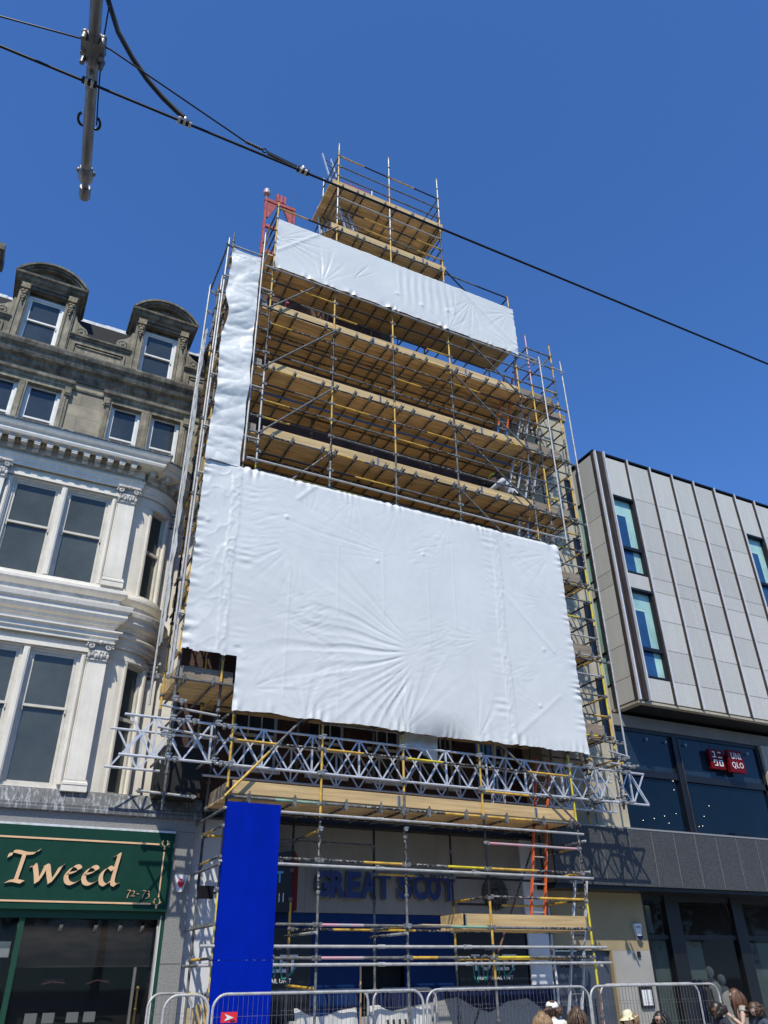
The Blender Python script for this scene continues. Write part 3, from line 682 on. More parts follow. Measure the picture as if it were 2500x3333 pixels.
# beige stone end bay on the right
EB = thing('stone_pier', 'tall pale beige stone end bay right of the scaffold, above the dark granite band', 'building', (13.3, 15.6, 4.6))
MB().box(12.1, 14.55, 15.46, 22, 4.70, 17.25).build('wall', M['beige'], EB)
MB().box(12.05, 14.60, 15.40, 22.05, 17.252, 17.5).build('coping', M['oldboard'], EB)
for x in (12.75, 13.5): MB().box(x, x+.12, 15.425, 15.458, 4.72, 16.9).build('pilaster_strip', M['beigeplain'], EB)
for k, z0 in enumerate((6.9, 9.1, 11.2, 13.3)):
    w = MB()
    for q in ((14.16, 14.20), (14.36, 14.40)): w.box(q[0], q[1], 15.43, 15.459, z0, z0+1.6)
    w.box(14.2, 14.36, 15.43, 15.459, z0+1.55, z0+1.6); w.box(14.2, 14.36, 15.43, 15.459, z0, z0+.05)
    wo = w.build('slit_window', M['blackframe'], EB); MB().box(14.2, 14.36, 15.45, 15.458, z0+.05, z0+1.55).build('pane', M['signblack'], wo)

# ---- shop front below the deck
SFY = 16.0
SH = thing('empty_shop_front', 'vacant shop front of grey stone and blue boarding under the scaffold deck', 'shop front', (8, SFY, GZ))
f = MB(); f.box(3.75, 12.2, SFY, SFY+.2, 2.77, 4.36)
f.build('fascia_wall', M['facia'], SH)
j = MB()
for x in (4.7, 6.25, 7.75, 9.3, 10.6): j.box(x, x+.012, SFY-.003, SFY, 2.78, 4.35)
for z0 in (3.62,): j.box(3.76, 12.18, SFY-.028, SFY-.001, z0, z0+.035)
j.build('panel_joints', M['letterside'], SH)
MB().box(3.75, 12.25, SFY-.25, SFY+.2, 4.365, 4.47).build('beam', M['blackframe'], SH)
MB().box(3.88, 4.62, SFY-.03, SFY-.005, GZ, 4.36).build('white_hoarding', M['white'], SH)
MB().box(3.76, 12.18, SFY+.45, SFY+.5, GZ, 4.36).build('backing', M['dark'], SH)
MB().box(11.52, 12.2, SFY-.05, SFY-.004, GZ, 4.36).build('white_pier', M['white'], SH)
bb = MB(); bb.box(4.63, 7.5, SFY+.03, SFY+.12, GZ, 2.765); bb.box(8.5, 9.68, SFY+.03, SFY+.12, GZ, 2.765); bb.box(7.5, 8.5, SFY+.03, SFY+.12, 1.9, 2.765); bb.build('blue_boarding', M['shopblue'], SH)
MB().box(7.5, 8.5, SFY+.25, SFY+.3, GZ, 1.9).build('doorway', M['dark'], SH)
MB().box(7.47, 7.5, SFY, SFY+.14, GZ, 1.9).build('door_trim', M['copper'], SH)
MB().box(9.68, 11.5, SFY+.04, SFY+.12, GZ, 2.765).build('black_boarding', M['signblack'], SH)

GS = thing('great_scot_sign', 'raised dark blue capitals reading GREAT SCOT on the grey fascia', 'sign', (8, SFY, 3.0))
for txt, x0, x1 in (('GREAT', 6.42, 8.14), ('SCOT', 8.28, 9.70)):
    n = len(txt); wd = (x1-x0)/n
    for i, chh in enumerate(txt):
        lo = textmesh(chh, wd*.97, .52, .09, x0+wd*(i+.5), SFY-.01, 3.285, bold=.045).build('letter', M['letterside'], GS)
        textmesh(chh, wd*.92, .49, .012, x0+wd*(i+.5), SFY-.10, 3.285, bold=.042).build('letter_face', M['letterblue'], lo)
WR = thing('wreath_emblem', 'round dark bronze thistle wreath fixed to the grey fascia', 'emblem', (10.75, SFY, 3.2))
wr = MB()
for i in range(20):
    t = i*math.pi/10; wr.obox((10.75+.25*math.cos(t), SFY-.04, 3.22+.25*math.sin(t)), (.075*math.cos(t), 0, .075*math.sin(t)), (0, .03, 0), (-.038*math.sin(t), .012, .038*math.cos(t)))
for i in range(14): t = i*.449; wr.ball((10.75+.15*math.cos(t), SFY-.05, 3.22+.15*math.sin(t)), .05, 7)
wr.ball((10.75, SFY-.05, 3.22), .10, 9, sc=(1, .6, 1)); wr.build('wreath', M['bronzegreen'], WR)
def tolet(x0, x1, label):
    t = thing('to_let_board', label, 'sign', ((x0+x1)/2, SFY, 1.5))
    MB().box(x0, x1, SFY-.02, SFY+.029, .9, 2.5).build('board', M['signblack'], t)
    c = (x0+x1)/2+.02; w = x1-x0
    textmesh('CLASS 1A', w*.26, .065, .004, c, SFY-.022, 2.16).build('lettering', M['signgrey'], t)
    textmesh('TO LET', w*.66, .30, .004, c, SFY-.022, 1.90, bold=.03).build('lettering', M['signtext'], t)
    textmesh('PRIME RETAIL UNIT', w*.52, .075, .004, c, SFY-.022, 1.62, bold=.01).build('lettering', M['signtext'], t)
    g = MB(); px = x0+w*.2
    for s_ in ([(0, .3), (.02, -.05), (.12, -.12), (.14, .2)], [(.25, .18), (.28, -.1), (.36, .0), (.4, .2)], [(.5, .3), (.55, .0), (.7, .28), (.66, .0)], [(.8, .25), (.83, -.02), (1.0, .05), (1.15, .22)]):
        pts = catmull([(px+a*.95, 1.68+b) for a, b in s_]); g.tube([(a, SFY-.026, b) for a, b in pts], .017, 5)
    g.build('graffiti', M['teal'], t)
    return t
tolet(9.72, 11.46, 'black TO LET board with teal graffiti, right of the dark doorway')
tolet(4.72, 6.42, 'black TO LET board with teal graffiti, beside the tall blue panel')
BX = thing('projecting_sign', 'black V-shaped letting board sticking out of the wall behind the tall blue panel', 'sign', (5.6, SFY, 3.3))
b1 = MB(); b1.add([(5.0, 15.95, 2.8), (5.75, 15.45, 2.72), (5.75, 15.45, 3.8), (5.0, 15.95, 3.72), (5.02, 15.98, 2.8), (5.77, 15.48, 2.72), (5.77, 15.48, 3.8), (5.02, 15.98, 3.72)], [(0,1,2,3),(7,6,5,4),(0,4,5,1),(3,2,6,7),(1,5,6,2)])
b1.build('face', M['signblack'], BX); b2 = MB(); b2.add([(5.772, 15.46, 2.72), (6.05, 15.95, 2.80), (6.05, 15.95, 3.72), (5.772, 15.46, 3.8), (5.79, 15.45, 2.72), (6.07, 15.94, 2.80), (6.07, 15.94, 3.72), (5.79, 15.45, 3.8)], [(3,2,1,0),(4,5,6,7),(0,1,5,4),(2,3,7,6),(1,2,6,5),(3,0,4,7)])
b2.build('side', M['darkred'], BX)
def oncard(mb, o):       # move flat text (built at x around 0, y 0) onto the slanted face
    d = Vector((.75, -.50, 0)).normalized(); nn = Vector((-d.y*-1, -d.x, 0)); nn = Vector((-.5, -.75, 0)).normalized()
    mb.v = [tuple(o+d*v[0]+Vector((0, 0, v[2]))+nn*(-v[1])) for v in mb.v]; return mb
O = Vector((5.375, 15.70, 0))
oncard(textmesh('1111', .26, .15, .004, .19, -.004, 2.98, bold=.01), O).build('lettering', M['signtext'], BX)
oncard(textmesh('LET', .34, .2, .004, .12, -.004, 3.34, bold=.03), O).build('lettering', M['skyblue'], BX)
oncard(textmesh('IER', .18, .07, .004, .2, -.004, 3.62), O).build('lettering', M['signtext'], BX)

# banner leaning on the shop front behind the fences
BN = thing('contractor_banner', 'long white contractor banner with a blue wavy top behind the fence', 'banner', (10, 15.75, 0))
bn = MB(); bn.box(7.5, 11.9, 15.74, 15.76, -.40, 1.42); bn.build('banner', M['hoard'], BN)
wv = MB(); wp = [(7.52, 1.40), (7.52, .92), (8.1, 1.12), (8.8, 1.22), (9.5, 1.30), (9.9, 1.12), (10.25, 1.02), (10.7, 1.20), (11.2, 1.25), (11.7, .98), (11.88, .92), (11.88, 1.40)]
wv.prism(wp, 15.732, 15.738); wv.build('blue_wave', M['navy'], BN)
textmesh('Thomas Johnstone', 1.15, .10, .003, 8.55, 15.731, .82).build('lettering', M['wire'], BN)
textmesh('Specialist Fit-out', 1.9, .20, .003, 8.75, 15.731, .36, bold=.02).build('lettering', M['navy'], BN)
textmesh('Building', .95, .20, .003, 11.25, 15.731, .36, bold=.02).build('lettering', M['navy'], BN)
# ---- bagged rubble and white sheets behind the fence
def whitebag(x0, x1, z1, y, label, seed):
    r = random.Random(seed); m = MB(); nx, nz = 22, 14; v = []
    for j_ in range(nz+1):
        for i in range(nx+1):
            u, w_2 = i/nx, j_/nz
            top = z1+.04*math.sin(u*7+seed)-.13*abs(math.sin(u*3.3+seed))
            x = x0+(x1-x0)*u+.03*math.sin(w_2*7+seed); z = GZ+(top-GZ)*w_2
            v.append((x, y+.05*noise.noise(Vector((x*4, z*4, seed)))-.10*math.sin(math.pi*u)*(1-w_2*.5), z))
    fs = [(j_*(nx+1)+i, j_*(nx+1)+i+1, (j_+1)*(nx+1)+i+1, (j_+1)*(nx+1)+i) for j_ in range(nz) for i in range(nx)]
    m.add(v, fs, 0, True); m.box(x0+.08, x1-.08, y+.07, y+.55, GZ, z1-.22)
    o = m.build('bulk_bag', M['bannerw'], None)
    return tag(o, label, 'bag', 'white bulk bags behind the fence')
whitebag(5.75, 6.95, 1.22, 15.0, 'white bulk bag under the scaffold, left one behind the fence beside the blue panel', 3)
whitebag(7.2, 8.45, 1.25, 15.0, 'white bulk bag with dark stripes standing before the dark doorway', 9)
st = MB()
for k in range(4): st.bar((7.62+.12*k, 14.88, .05), (7.5+.12*k, 14.88, 1.0), .045, .01, (0, 1, 0))
so = st.build('stripes', M['rubber'], [o for o in COL.objects if o.name.startswith('bulk_bag')][-1])
pl = MB()
for k in range(3): pl.box(3.95+.14*k, 4.05+.14*k, 15.3, 15.33, GZ, 1.25+.05*k)
tag(pl.build('timber_offcuts', M['toe'], None), 'upright timber offcuts leaning on the white hoarding left of the blue panel', 'timber')

# ================================================================ right: concrete building
CB = thing('concrete_building', 'modern building clad in pale concrete panels with bronze ribs over a dark glass clothes shop', 'building', (18, 16, GZ))
BYF = 15.2; bz0, bz1 = 8.0, 16.13; bx0 = 15.33
ribs = [15.72+.985*k+.02 for k in range(9)]       # 16.7 .. measured spacing
ribs = [16.70+.985*k for k in range(10)]
# panels (real joints between them)
zj = [bz0, 8.67, 9.60, 10.53, 11.46, 11.92, 12.86, 13.80, 14.73, bz1-.05]
pn = MB(); g = .008
edges = [15.74]+ribs
for i in range(len(edges)-1):
    a, b = edges[i]+.06, edges[i+1]-.06
    win = i in (0, 6)
    rows = list(zip(zj[:-1], zj[1:]))
    if win: rows = [(8.0, 8.66), (11.37, 11.91), (14.60, bz1-.05)]
    for c, d in rows: pn.box(a, b, BYF, BYF+.12, c+g, d-g)
pn.build('facade_panels', M['panel'], CB)
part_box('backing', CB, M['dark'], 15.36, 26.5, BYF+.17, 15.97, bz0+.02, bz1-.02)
sp_ = MB()
zs = [bz0, 8.67, 9.60, 10.53, 11.46, 11.92, 12.86, 13.80, 14.73, bz1-.05]
for c, d in zip(zs[:-1], zs[1:]): sp_.box(bx0-.02, bx0+.1, BYF+.10, 15.93, c+g, d-g)
sp_.box(bx0+.05, bx0+.2, 16.05, 16.75, bz0, 8.65); sp_.box(bx0+.05, bx0+.2, 16.05, 16.75, 11.40, 11.9); sp_.box(bx0+.05, bx0+.2, 16.05, 16.75, 14.7, bz1-.05); sp_.box(bx0+.05, bx0+.2, 16.75, 24, bz0, bz1-.05)
sp_.build('side_panels', M['panel'], CB)
for c, d in ((8.65, 11.40), (11.9, 14.7)):
    w = MB(); w.box(bx0+.04, bx0+.1, 16.05, 16.10, c, d); w.box(bx0+.04, bx0+.1, 16.70, 16.75, c, d); w.box(bx0+.04, bx0+.1, 16.101, 16.699, c+.95, c+1.02); w.box(bx0+.04, bx0+.1, 16.101, 16.699, c, c+.05); w.box(bx0+.04, bx0+.1, 16.101, 16.699, d-.05, d)
    wo = w.build('side_window', M['blackframe'], CB); MB().box(bx0+.07, bx0+.08, 16.1, 16.7, c, d).build('pane', M['glass_teal'], wo)
for y in (15.95, 16.76): MB().box(bx0-.06, bx0+.03, y, y+.08, bz0-.02, bz1).build('rib', M['bronze'], CB)
for i, x in enumerate(ribs):
    wide = i in (0, 6, 7)
    r = MB(); r.box(x-.050, x-.022, BYF-.03, BYF+.1, bz0-.03, bz1+.02, 0); r.box(x-.021, x+.012, BYF-.095, BYF-.06, bz0-.03, bz1+.04, 1); r.box(x-.017, x+.008, BYF-.0595, BYF+.1, bz0-.03, bz1+.03, 0); r.box(x+.013, x+.048, BYF-.03, BYF+.1, bz0-.02, bz1, 0)
    r.build('rib', [M['bronze'], M['ribedge']], CB)
c_ = MB(); c_.box(bx0-.03, bx0+.0, BYF-.02, BYF+.095, bz0-.03, bz1+.02, 0)
c_.box(bx0+.001, bx0+.05, BYF-.09, BYF+.1, bz0-.03, bz1+.02, 1)
c_.box(bx0+.052, bx0+.17, BYF-.03, BYF+.1, bz0-.03, bz1+.03, 0); c_.box(bx0+.172, bx0+.30, BYF-.10, BYF+.1, bz0-.03, bz1+.03, 0)
c_.box(bx0+.302, bx0+.335, BYF-.02, BYF+.1, bz0-.03, bz1, 0); c_.box(bx0+.337, bx0+.375, BYF-.14, BYF+.1, bz0-.03, bz1+.05, 1)
for k in range(4): c_.box(bx0+.185+.028*k, bx0+.197+.028*k, BYF-.112, BYF-.1005, bz0-.03, bz1)
c_.build('corner_rib', [M['bronze'], M['ribedge']], CB)
MB().box(bx0-.04, 26.5, BYF-.04, 15.97, bz1+.021, bz1+.07).build('parapet_cap', M['blackframe'], CB)
MB().box(bx0+.0, bx0+.3, 15.971, 24, bz1+.021, bz1+.07).build('parapet_cap', M['blackframe'], CB)
for i in (0, 6):
    a, b = edges[i]+.06, edges[i+1]-.06
    for z0, z1, zm in ((8.68, 11.36, 9.53), (11.93, 14.59, 12.78)):
        w = MB(); t = .05
        for q in ((a, a+t, z0, z1), (b-t, b, z0, z1), (a+t, b-t, z1-t, z1), (a+t, b-t, z0, z0+t), (a+t, b-t, zm-.05, zm+.05)): w.box(q[0], q[1], BYF-.0, BYF+.14, q[2], q[3])
        w.box(a, b, BYF-.05, BYF-.001, z1-.03, z1+.04)
        wo = w.build('window', M['blackframe'], CB)
        q0 = a+t+(b-a)*.10; q1 = a+t+(b-a)*.52; zt_ = zm+(z1-zm)*.66
        MB().box(q0, q1, BYF+.088, BYF+.096, zm+.05, zt_).build('inner_pane', M['glass_in'], wo); MB().box(q0, q1+.03, BYF+.084, BYF+.098, zt_+.001, zt_+.05).build('inner_rail', M['inner_frame'], wo); MB().box(q1+.001, q1+.03, BYF+.084, BYF+.098, zm+.05, zt_).build('inner_rail', M['inner_frame'], wo); MB().box(q0, q1+.03, BYF+.088, BYF+.096, z0+t, zm-.051).build('inner_pane', M['glass_in'], wo)
        MB().box(a+t, b-t, BYF+.10, BYF+.108, zm+.05, z1-t).build('pane', M['glass_teal'], wo); MB().box(a+t, b-t, BYF+.10, BYF+.108, z0+t, zm-.05).build('pane', M['glass_teal'], wo)
# underside: pale edge, dark soffit, lower beam, end column
u = MB(); u.box(bx0-.02, 26.5, BYF-.01, BYF+.15, 7.90, bz0-.035); u.box(bx0-.02, bx0+.2, BYF+.15, 16.2, 7.90, bz0-.035)
u.build('box_edge', M['beigeplain'], CB)
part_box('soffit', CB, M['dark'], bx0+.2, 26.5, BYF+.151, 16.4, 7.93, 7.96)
part_box('lower_beam', CB, M['beamshade'], 14.56, 26.5, 16.0, 16.5, 7.48, 7.80)
part_box('beam_return', CB, M['greyrender'], 14.56, 26.5, 16.501, 17.5, 7.6, 7.965)
part_box('end_column', CB, M['beigeplain'], 20.65, 21.3, 15.95, 16.6, 4.7, 7.479)
# first floor glazing
WG = 16.05
gz = MB(); gz.box(14.56, 20.65, WG, WG+.12, 7.38, 7.479); gz.box(17.12, 17.30, WG-.06, WG+.15, 4.72, 7.379); gz.box(14.58, 17.12, WG-.02, WG+.1, 6.18, 6.36); gz.box(17.30, 20.64, WG-.02, WG+.1, 6.18, 6.36); gz.box(20.52, 20.645, WG-.02, WG+.1, 4.72, 7.379); gz.box(14.56, 14.62, WG-.02, WG+.1, 4.72, 6.18)
go = gz.build('first_floor_window', M['blackframe'], CB)
for a, b in ((14.6, 17.12), (17.3, 20.6)):
    MB().box(a, b, WG+.04, WG+.048, 6.36, 7.38).build('pane', M['glass_dusk'], go); MB().box(a, b, WG+.04, WG+.048, 4.72, 6.18).build('pane', M['glass_blue'], go)
MB().box(17.305, 17.33, WG-.08, WG-.022, 4.72, 7.37).build('trim', M['bronze'], go)
# ceiling lights seen through the glazing (lit lamps just behind/at the glass line)
lampm = mat('lit_lamp', (1, .86, .62), .4, emit=5)
lm = MB()
for a, b in ((2094, 2670), (2163, 2656), (2178, 2679), (2130, 2664), (2201, 2648), (2194, 2571), (2191, 2542), (2292, 2657), (2276, 2690), (2287, 2688), (2308, 2623), (2038, 2585)):
    p = at(a, b, y=WG+.03); 
    if p.x > 14.65: lm.ball(tuple(p), .0075, 6, sc=(1.2, .5, .8))
lm.build('interior_lamps', lampm, go)
sl = MB()
for a, b in ((2103, 2407), (2165, 2416), (2230, 2426), (2387, 2449), (2431, 2454)): p = at(a, b, y=WG+.0); sl.tube([tuple(p+Vector((0, -.02, .03))), tuple(p+Vector((0, -.03, -.03)))], .028, 7)
sl.build('track_spotlight', M['signgrey'], go)
# uniqlo red light boxes hung behind the glass line
def lightbox(name, x0, x1, z0, z1, y, label):
    t = thing(name, label, 'sign', ((x0+x1)/2, y, z0)); MB().box(x0, x1, y, y+.10, z0, z1).build('box', M['darkred'], t)
    h = MB()
    for x in (x0+.1, x1-.1): h.tube([(x, y+.05, z1), (x, y+.05, 7.42)], .004, 4)
    h.build('hanger', M['wire'], t); return t
uy = WG-.14
U1 = lightbox('red_shop_sign', 18.38, 18.93, 6.60, 7.15, uy, 'red square shop sign with four white katakana characters, left of its pair')
W2 = lambda x0, x1, z0, z1: MB().box(x0, x1, uy-.012, uy-.002, z0, z1).build('character_stroke', M['signtext'], U1)
cx, cz = 18.68, 6.885; s = .2; t = .03
W2(cx-.19, cx-.09, cz+.17, cz+.17+t); W2(cx-.12, cx-.09, cz+.06, cz+.17); W2(cx-.21, cx-.06, cz+.03, cz+.06)      # yu
W2(cx+.03, cx+.15, cz+.17, cz+.2); W2(cx+.01, cx+.17, cz+.03, cz+.06)                                       # ni
W2(cx-.19, cx-.08, cz-.06, cz-.03); W2(cx-.19, cx-.16, cz-.12, cz-.06); W2(cx-.08, cx-.05, cz-.2, cz-.03); W2(cx-.17, cx-.08, cz-.2, cz-.17)  # ku
W2(cx+.02, cx+.16, cz-.06, cz-.03); W2(cx+.02, cx+.16, cz-.2, cz-.17); W2(cx+.02, cx+.05, cz-.17, cz-.06); W2(cx+.13, cx+.16, cz-.17, cz-.06)  # ro
U2 = lightbox('red_shop_sign', 19.00, 19.60, 6.54, 7.16, uy-.1, 'red square shop sign reading UNI QLO, right of its pair')
textmesh('UNI', .38, .18, .008, 19.31, uy-.103, 7.0, bold=.0, spacing=1.15).build('lettering', M['signtext'], U2); textmesh('QLO', .44, .19, .008, 19.31, uy-.103, 6.73, bold=.0, spacing=1.15).build('lettering', M['signtext'], U2)
# dark granite band
jts = [11.9, 12.62, 13.36, 14.2, 14.93, 15.66, 16.37, 17.09, 17.82, 18.55, 19.3, 20.0, 20.8, 21.6, 22.4, 23.2, 24.0]
for a, b in zip(jts[:-1], jts[1:]): MB().box(a+.007, b-.007, 15.2, 15.26, 3.405, 4.65).build('granite_panel', M['dkgranite'], CB)
part_box('band_core', CB, M['joint'], 11.91, 24, 15.204, 15.9, 3.43, 4.645)
MB().box(11.9, 24, 15.19, 15.46, 4.652, 4.69).build('band_coping', M['joint'], CB); part_box('band_deck', CB, M['dkgranite'], 14.56, 24, 15.461, 16.2, 4.652, 4.68)
part_box('band_soffit', CB, M['blackframe'], 11.9, 24, 15.27, 16.6, 3.32, 3.404)
gr_ = MB()
for x in (15.1, 18.2): gr_.tube([(x, 15.35, 4.69), (x, 15.35, 4.86)], .006, 4); gr_.tube([(x+.12, 15.35, 4.69), (x+.12, 15.35, 4.86)], .006, 4)
gr_.tube([(14.9, 15.35, 4.80), (24, 15.35, 4.80)], .003, 4); gr_.build('wire_rail', M['wire'], CB)
# ground floor
part_box('tan_wall', CB, M['tan'], 12.2, 14.93, 15.9, 16.2, 2.12, 3.32)
part_box('grey_wall', CB, M['greyrender'], 13.80, 14.93, 15.9, 16.2, GZ, 2.118)
dd = MB(); dd.box(12.2, 13.78, 15.98, 16.05, GZ, 2.11)
do_ = dd.build('door', M['door'], CB); MB().box(13.0, 13.012, 15.972, 15.979, GZ, 2.1).build('door_gap', M['dark'], do_)
for xx in (12.88, 13.14): MB().tube([(xx, 15.93, 1.2), (xx, 15.93, .5)], .02, 6).build('handle', M['blackframe'], do_)
MB().box(13.745, 13.80, 15.88, 16.05, GZ, 2.13).build('door_frame', M['tan'], do_)
A2 = alarm('alarm_box', 'white and navy alarm box high on the tan wall right of the scaffold', 14.62, 15.898, 2.50, .22, .34, M['white'], None, '', None)
MB().prism([(14.53, 2.42), (14.56, 2.36), (14.59, 2.33), (14.65, 2.33), (14.68, 2.36), (14.71, 2.42)], 15.80, 15.822).build('base_cap', M['navy'], A2)
textmesh('nova', .13, .05, .002, 14.62, 15.8225, 2.60).build('lettering', M['navy'], A2)
MB().box(14.52, 14.60, 15.86, 15.898, 1.98, 2.10).build('intercom', M['blackframe'], CB)
NB = thing('notice_frame', 'black notice frame with white sheets on the grey wall, seen through the fence', 'notice', (14.6, 15.87, 1.2))
MB().box(14.40, 14.78, 15.86, 15.898, .98, 1.42).build('frame', M['blackframe'], NB)
for xx in (14.45, 14.60): MB().box(xx, xx+.13, 15.852, 15.859, 1.04, 1.34).build('paper', M['signtext'], NB)
# shop glazing
GY = 16.15
sf = MB()
fr = [(14.93, 15.16), (15.83, 16.28), (18.12, 18.50), (20.4, 20.8), (22.6, 23.0)]
for a, b in fr: sf.box(a, b, GY-.08, GY+.1, GZ, 3.32)
for a, b in ((15.16, 15.83), (16.28, 18.12), (18.5, 20.4), (20.8, 22.6)): sf.box(a, b, GY-.03, GY+.08, 2.36, 2.46); sf.box(a, b, GY-.03, GY+.08, 3.2, 3.32); sf.box(a, b, GY-.03, GY+.08, GZ, GZ+.15)
sfo2 = sf.build('ground_floor_window', M['blackframe'], CB)
for a, b in ((15.16, 15.83), (16.28, 18.12), (18.5, 20.4), (20.8, 22.6)):
    MB().box(a, b, GY+.01, GY+.018, GZ+.15, 2.36).build('pane', M['glass_shop'], sfo2); MB().box(a, b, GY+.01, GY+.018, 2.46, 3.2).build('pane', M['glass_shop'], sfo2)
MB().box(15.18, 15.81, GY+.12, GY+.15, GZ, 2.34).build('frosted_panel', M['frost'], CB)
MB().box(15.32, 15.5, GY+.12, GY+.15, 2.5, 3.1).build('frosted_panel', M['frost'], CB)
MB().box(16.30, 17.02, GY+.14, GY+.17, GZ, 2.33).build('poster_panel', M['frost'], CB); MB().box(18.55, 19.5, GY+.14, GY+.17, GZ, 2.3).build('poster_panel', M['frost'], CB)
textmesh('art)', .10, .10, .002, 16.40, GY+.137, 2.2).build('lettering', M['wire'], CB); textmesh('and)', .14, .10, .002, 16.42, GY+.137, 1.98).build('lettering', M['wire'], CB)
textmesh('You T', .3, .12, .002, 18.80, GY+.137, 2.1).build('lettering', M['wire'], CB); textmesh('Your', .28, .12, .002, 18.80, GY+.137, 1.9).build('lettering', M['wire'], CB)
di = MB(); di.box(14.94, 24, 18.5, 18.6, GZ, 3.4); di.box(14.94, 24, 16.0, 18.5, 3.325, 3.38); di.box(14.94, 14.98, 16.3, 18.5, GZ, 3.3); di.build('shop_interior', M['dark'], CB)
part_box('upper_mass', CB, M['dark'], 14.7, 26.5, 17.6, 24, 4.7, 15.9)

def shopfill(name, loc, sx, sy, watt):
    l_ = bpy.data.lights.new(name, 'AREA'); l_.shape = 'RECTANGLE'; l_.size = sx; l_.size_y = sy; l_.energy = watt; l_.color = (1, .93, .82)
    o = bpy.data.objects.new(name, l_); COL.objects.link(o); o.location = loc; return o
shopfill('shop_fill_light', (18.2, 16.225, 3.28), 6.0, .08, 45)  # added fill strip behind the glass, brightens mannequins and poster panels
shopfill('shop_fill_light', (1.6, 15.98, 2.50), 3.6, .12, 9)  # added fill light inside the tweed shop, brightens the display backboard
# ================================================================ scaffolding
FY, KY = 14.1, 15.47
SX = [3.96, 5.76, 7.53, 9.36, 11.75]
LV = [4.45, 6.45, 8.45, 10.45, 12.45, 14.45, 16.45, 18.45]
TR_ = .0245
def standard(par, x, y, z0, z1, seq, nodes=True, foot=False, spigot=True, r=TR_):
    """seq: [(z_top, material)] bottom to top"""
    m = MB(); mats = []; zb = z0
    for zt, mm in seq+[(99, seq[-1][1])]:
        if zb >= z1: break
        zt = min(zt, z1)
        if zt <= zb: continue
        if mm not in mats: mats.append(mm)
        m.tube([(x, y, zb), (x, y, zt)], r, 8, mats.index(mm)); 
        zb = zt
    if nodes:
        mats.append('galvdull'); k = len(mats)-1; z = 4.45-10*.5
        while z < z1-.05:
            if z > z0+.05: m.tube([(x, y, z-.035), (x, y, z-.02), (x, y, z+.02), (x, y, z+.035)], 0, 8, k, radii=[.028, .042, .042, .028])
            z += .5
        for zj_ in (2.1, 6.1, 9.1, 12.1, 15.1, 18.1, 21.1):
            if z0 < zj_ < z1-.2: m.tube([(x, y, zj_-.07), (x, y, zj_+.07)], .031, 8, k)
    if spigot: m.tube([(x, y, z1), (x, y, z1+.10)], .017, 6, 0)
    if foot:
        mats.append('galvdull'); k = len(mats)-1; m.box(x-.075, x+.075, y-.075, y+.075, GZ, GZ+.012, k); m.tube([(x, y, GZ), (x, y, z0)], .018, 6, k)
    return m.build('standard', [M[a] for a in mats], par)
def rail(par, name, p, q, ms=('galv',), r=.0235, split=.5, clips=True, jit=0):
    p, q = Vector(p), Vector(q); m = MB(); mats = list(dict.fromkeys(ms)); n = len(ms)
    if n == 1: m.tube([p, q], r, 8, 0)
    else:
        cuts = [0]+[split if n == 2 else (i+1)/n for i in range(n-1)]+[1]
        for i in range(n): m.tube([p.lerp(q, cuts[i]), p.lerp(q, cuts[i+1])], r, 8, mats.index(ms[i]))
    if clips:
        mats.append('galvdull'); d = (q-p).normalized(); k = len(mats)-1
        for e, s_ in ((p, 1), (q, -1)): m.bar(e+d*s_*.03, e+d*s_*.085, .05, .075, mi=k)
    return m.build(name, [M[a] for a in mats], par)
PAL = [('yellow', 'black'), ('black', 'yellow'), ('galvdull',), ('black', 'galvdull'), ('yellow', 'mottle'), ('mottle', 'yellow'), ('galvdull', 'mottle'), ('galvdull',), ('mottle',), ('black',)]
def pick(): return rnd.choice(PAL)
def deck(par, x0, x1, y0, y1, z, m='board', toe_front=None, name='deck_boards'):
    mb = MB(); y = y0; wd = .225
    while y < y1-.05:
        xx = x0; first = rnd.uniform(1.2, 3.9)
        while xx < x1-.01:
            xe = min(x1, xx+first); dz = rnd.uniform(-.004, .006)
            mb.box(xx+.004, xe-.004, y+.004, min(y+wd, y1)-.004, z+.02+dz, z+.058+dz); xx = xe; first = 3.9
        y += wd
    return mb.build(name, M[m], par)
def toeboard(par, x0, x1, y, z, m='toe', h=.225, ax='x'):
    mb = MB(); cuts = [x0]
    while cuts[-1]+3.3 < x1-.4: cuts.append(cuts[-1]+3.3+rnd.uniform(-.6, .1))
    cuts.append(x1)
    for a, b in zip(cuts[:-1], cuts[1:]):
        dz = rnd.uniform(-.012, .012)
        if ax == 'x': mb.box(a+.008, b-.008, y, y+.038, z+.06+dz, z+.06+h+dz)
        else: mb.box(y, y+.038, a+.004, b-.004, z+.06, z+.06+h)
    for a, b in zip(cuts[:-1], cuts[1:]):
        for e, s_ in ((a+.008, 1), (b-.008, -1)):
            if ax == 'x': mb.box(e, e+s_*.03, y-.0015, y+.0395, z+.075, z+.045+h, 1)
    return mb.build('toe_board', [M[m], M['bandend']], par)
def transom(par, x, z, y0=13.98, y1=15.62, ms=('mottle', 'galvdull')):
    p, q = Vector((x, y0, z-.035)), Vector((x, y1, z-.035)); m = MB(); mats = [ms[0], ms[-1], 'galvdull']
    k = .35+.3*rnd.random(); m.tube([p, p.lerp(q, k)], .0235, 7, 0); m.tube([p.lerp(q, k), q], .0235, 7, 1)
    m.box(x-.03, x+.03, FY-.075, FY+.04, z-.075, z+.06, 2); m.box(x-.012, x+.012, FY-.085, FY-.05, z-.11, z+.10, 2)
    return m.build('transom', [M[a] for a in mats], par)
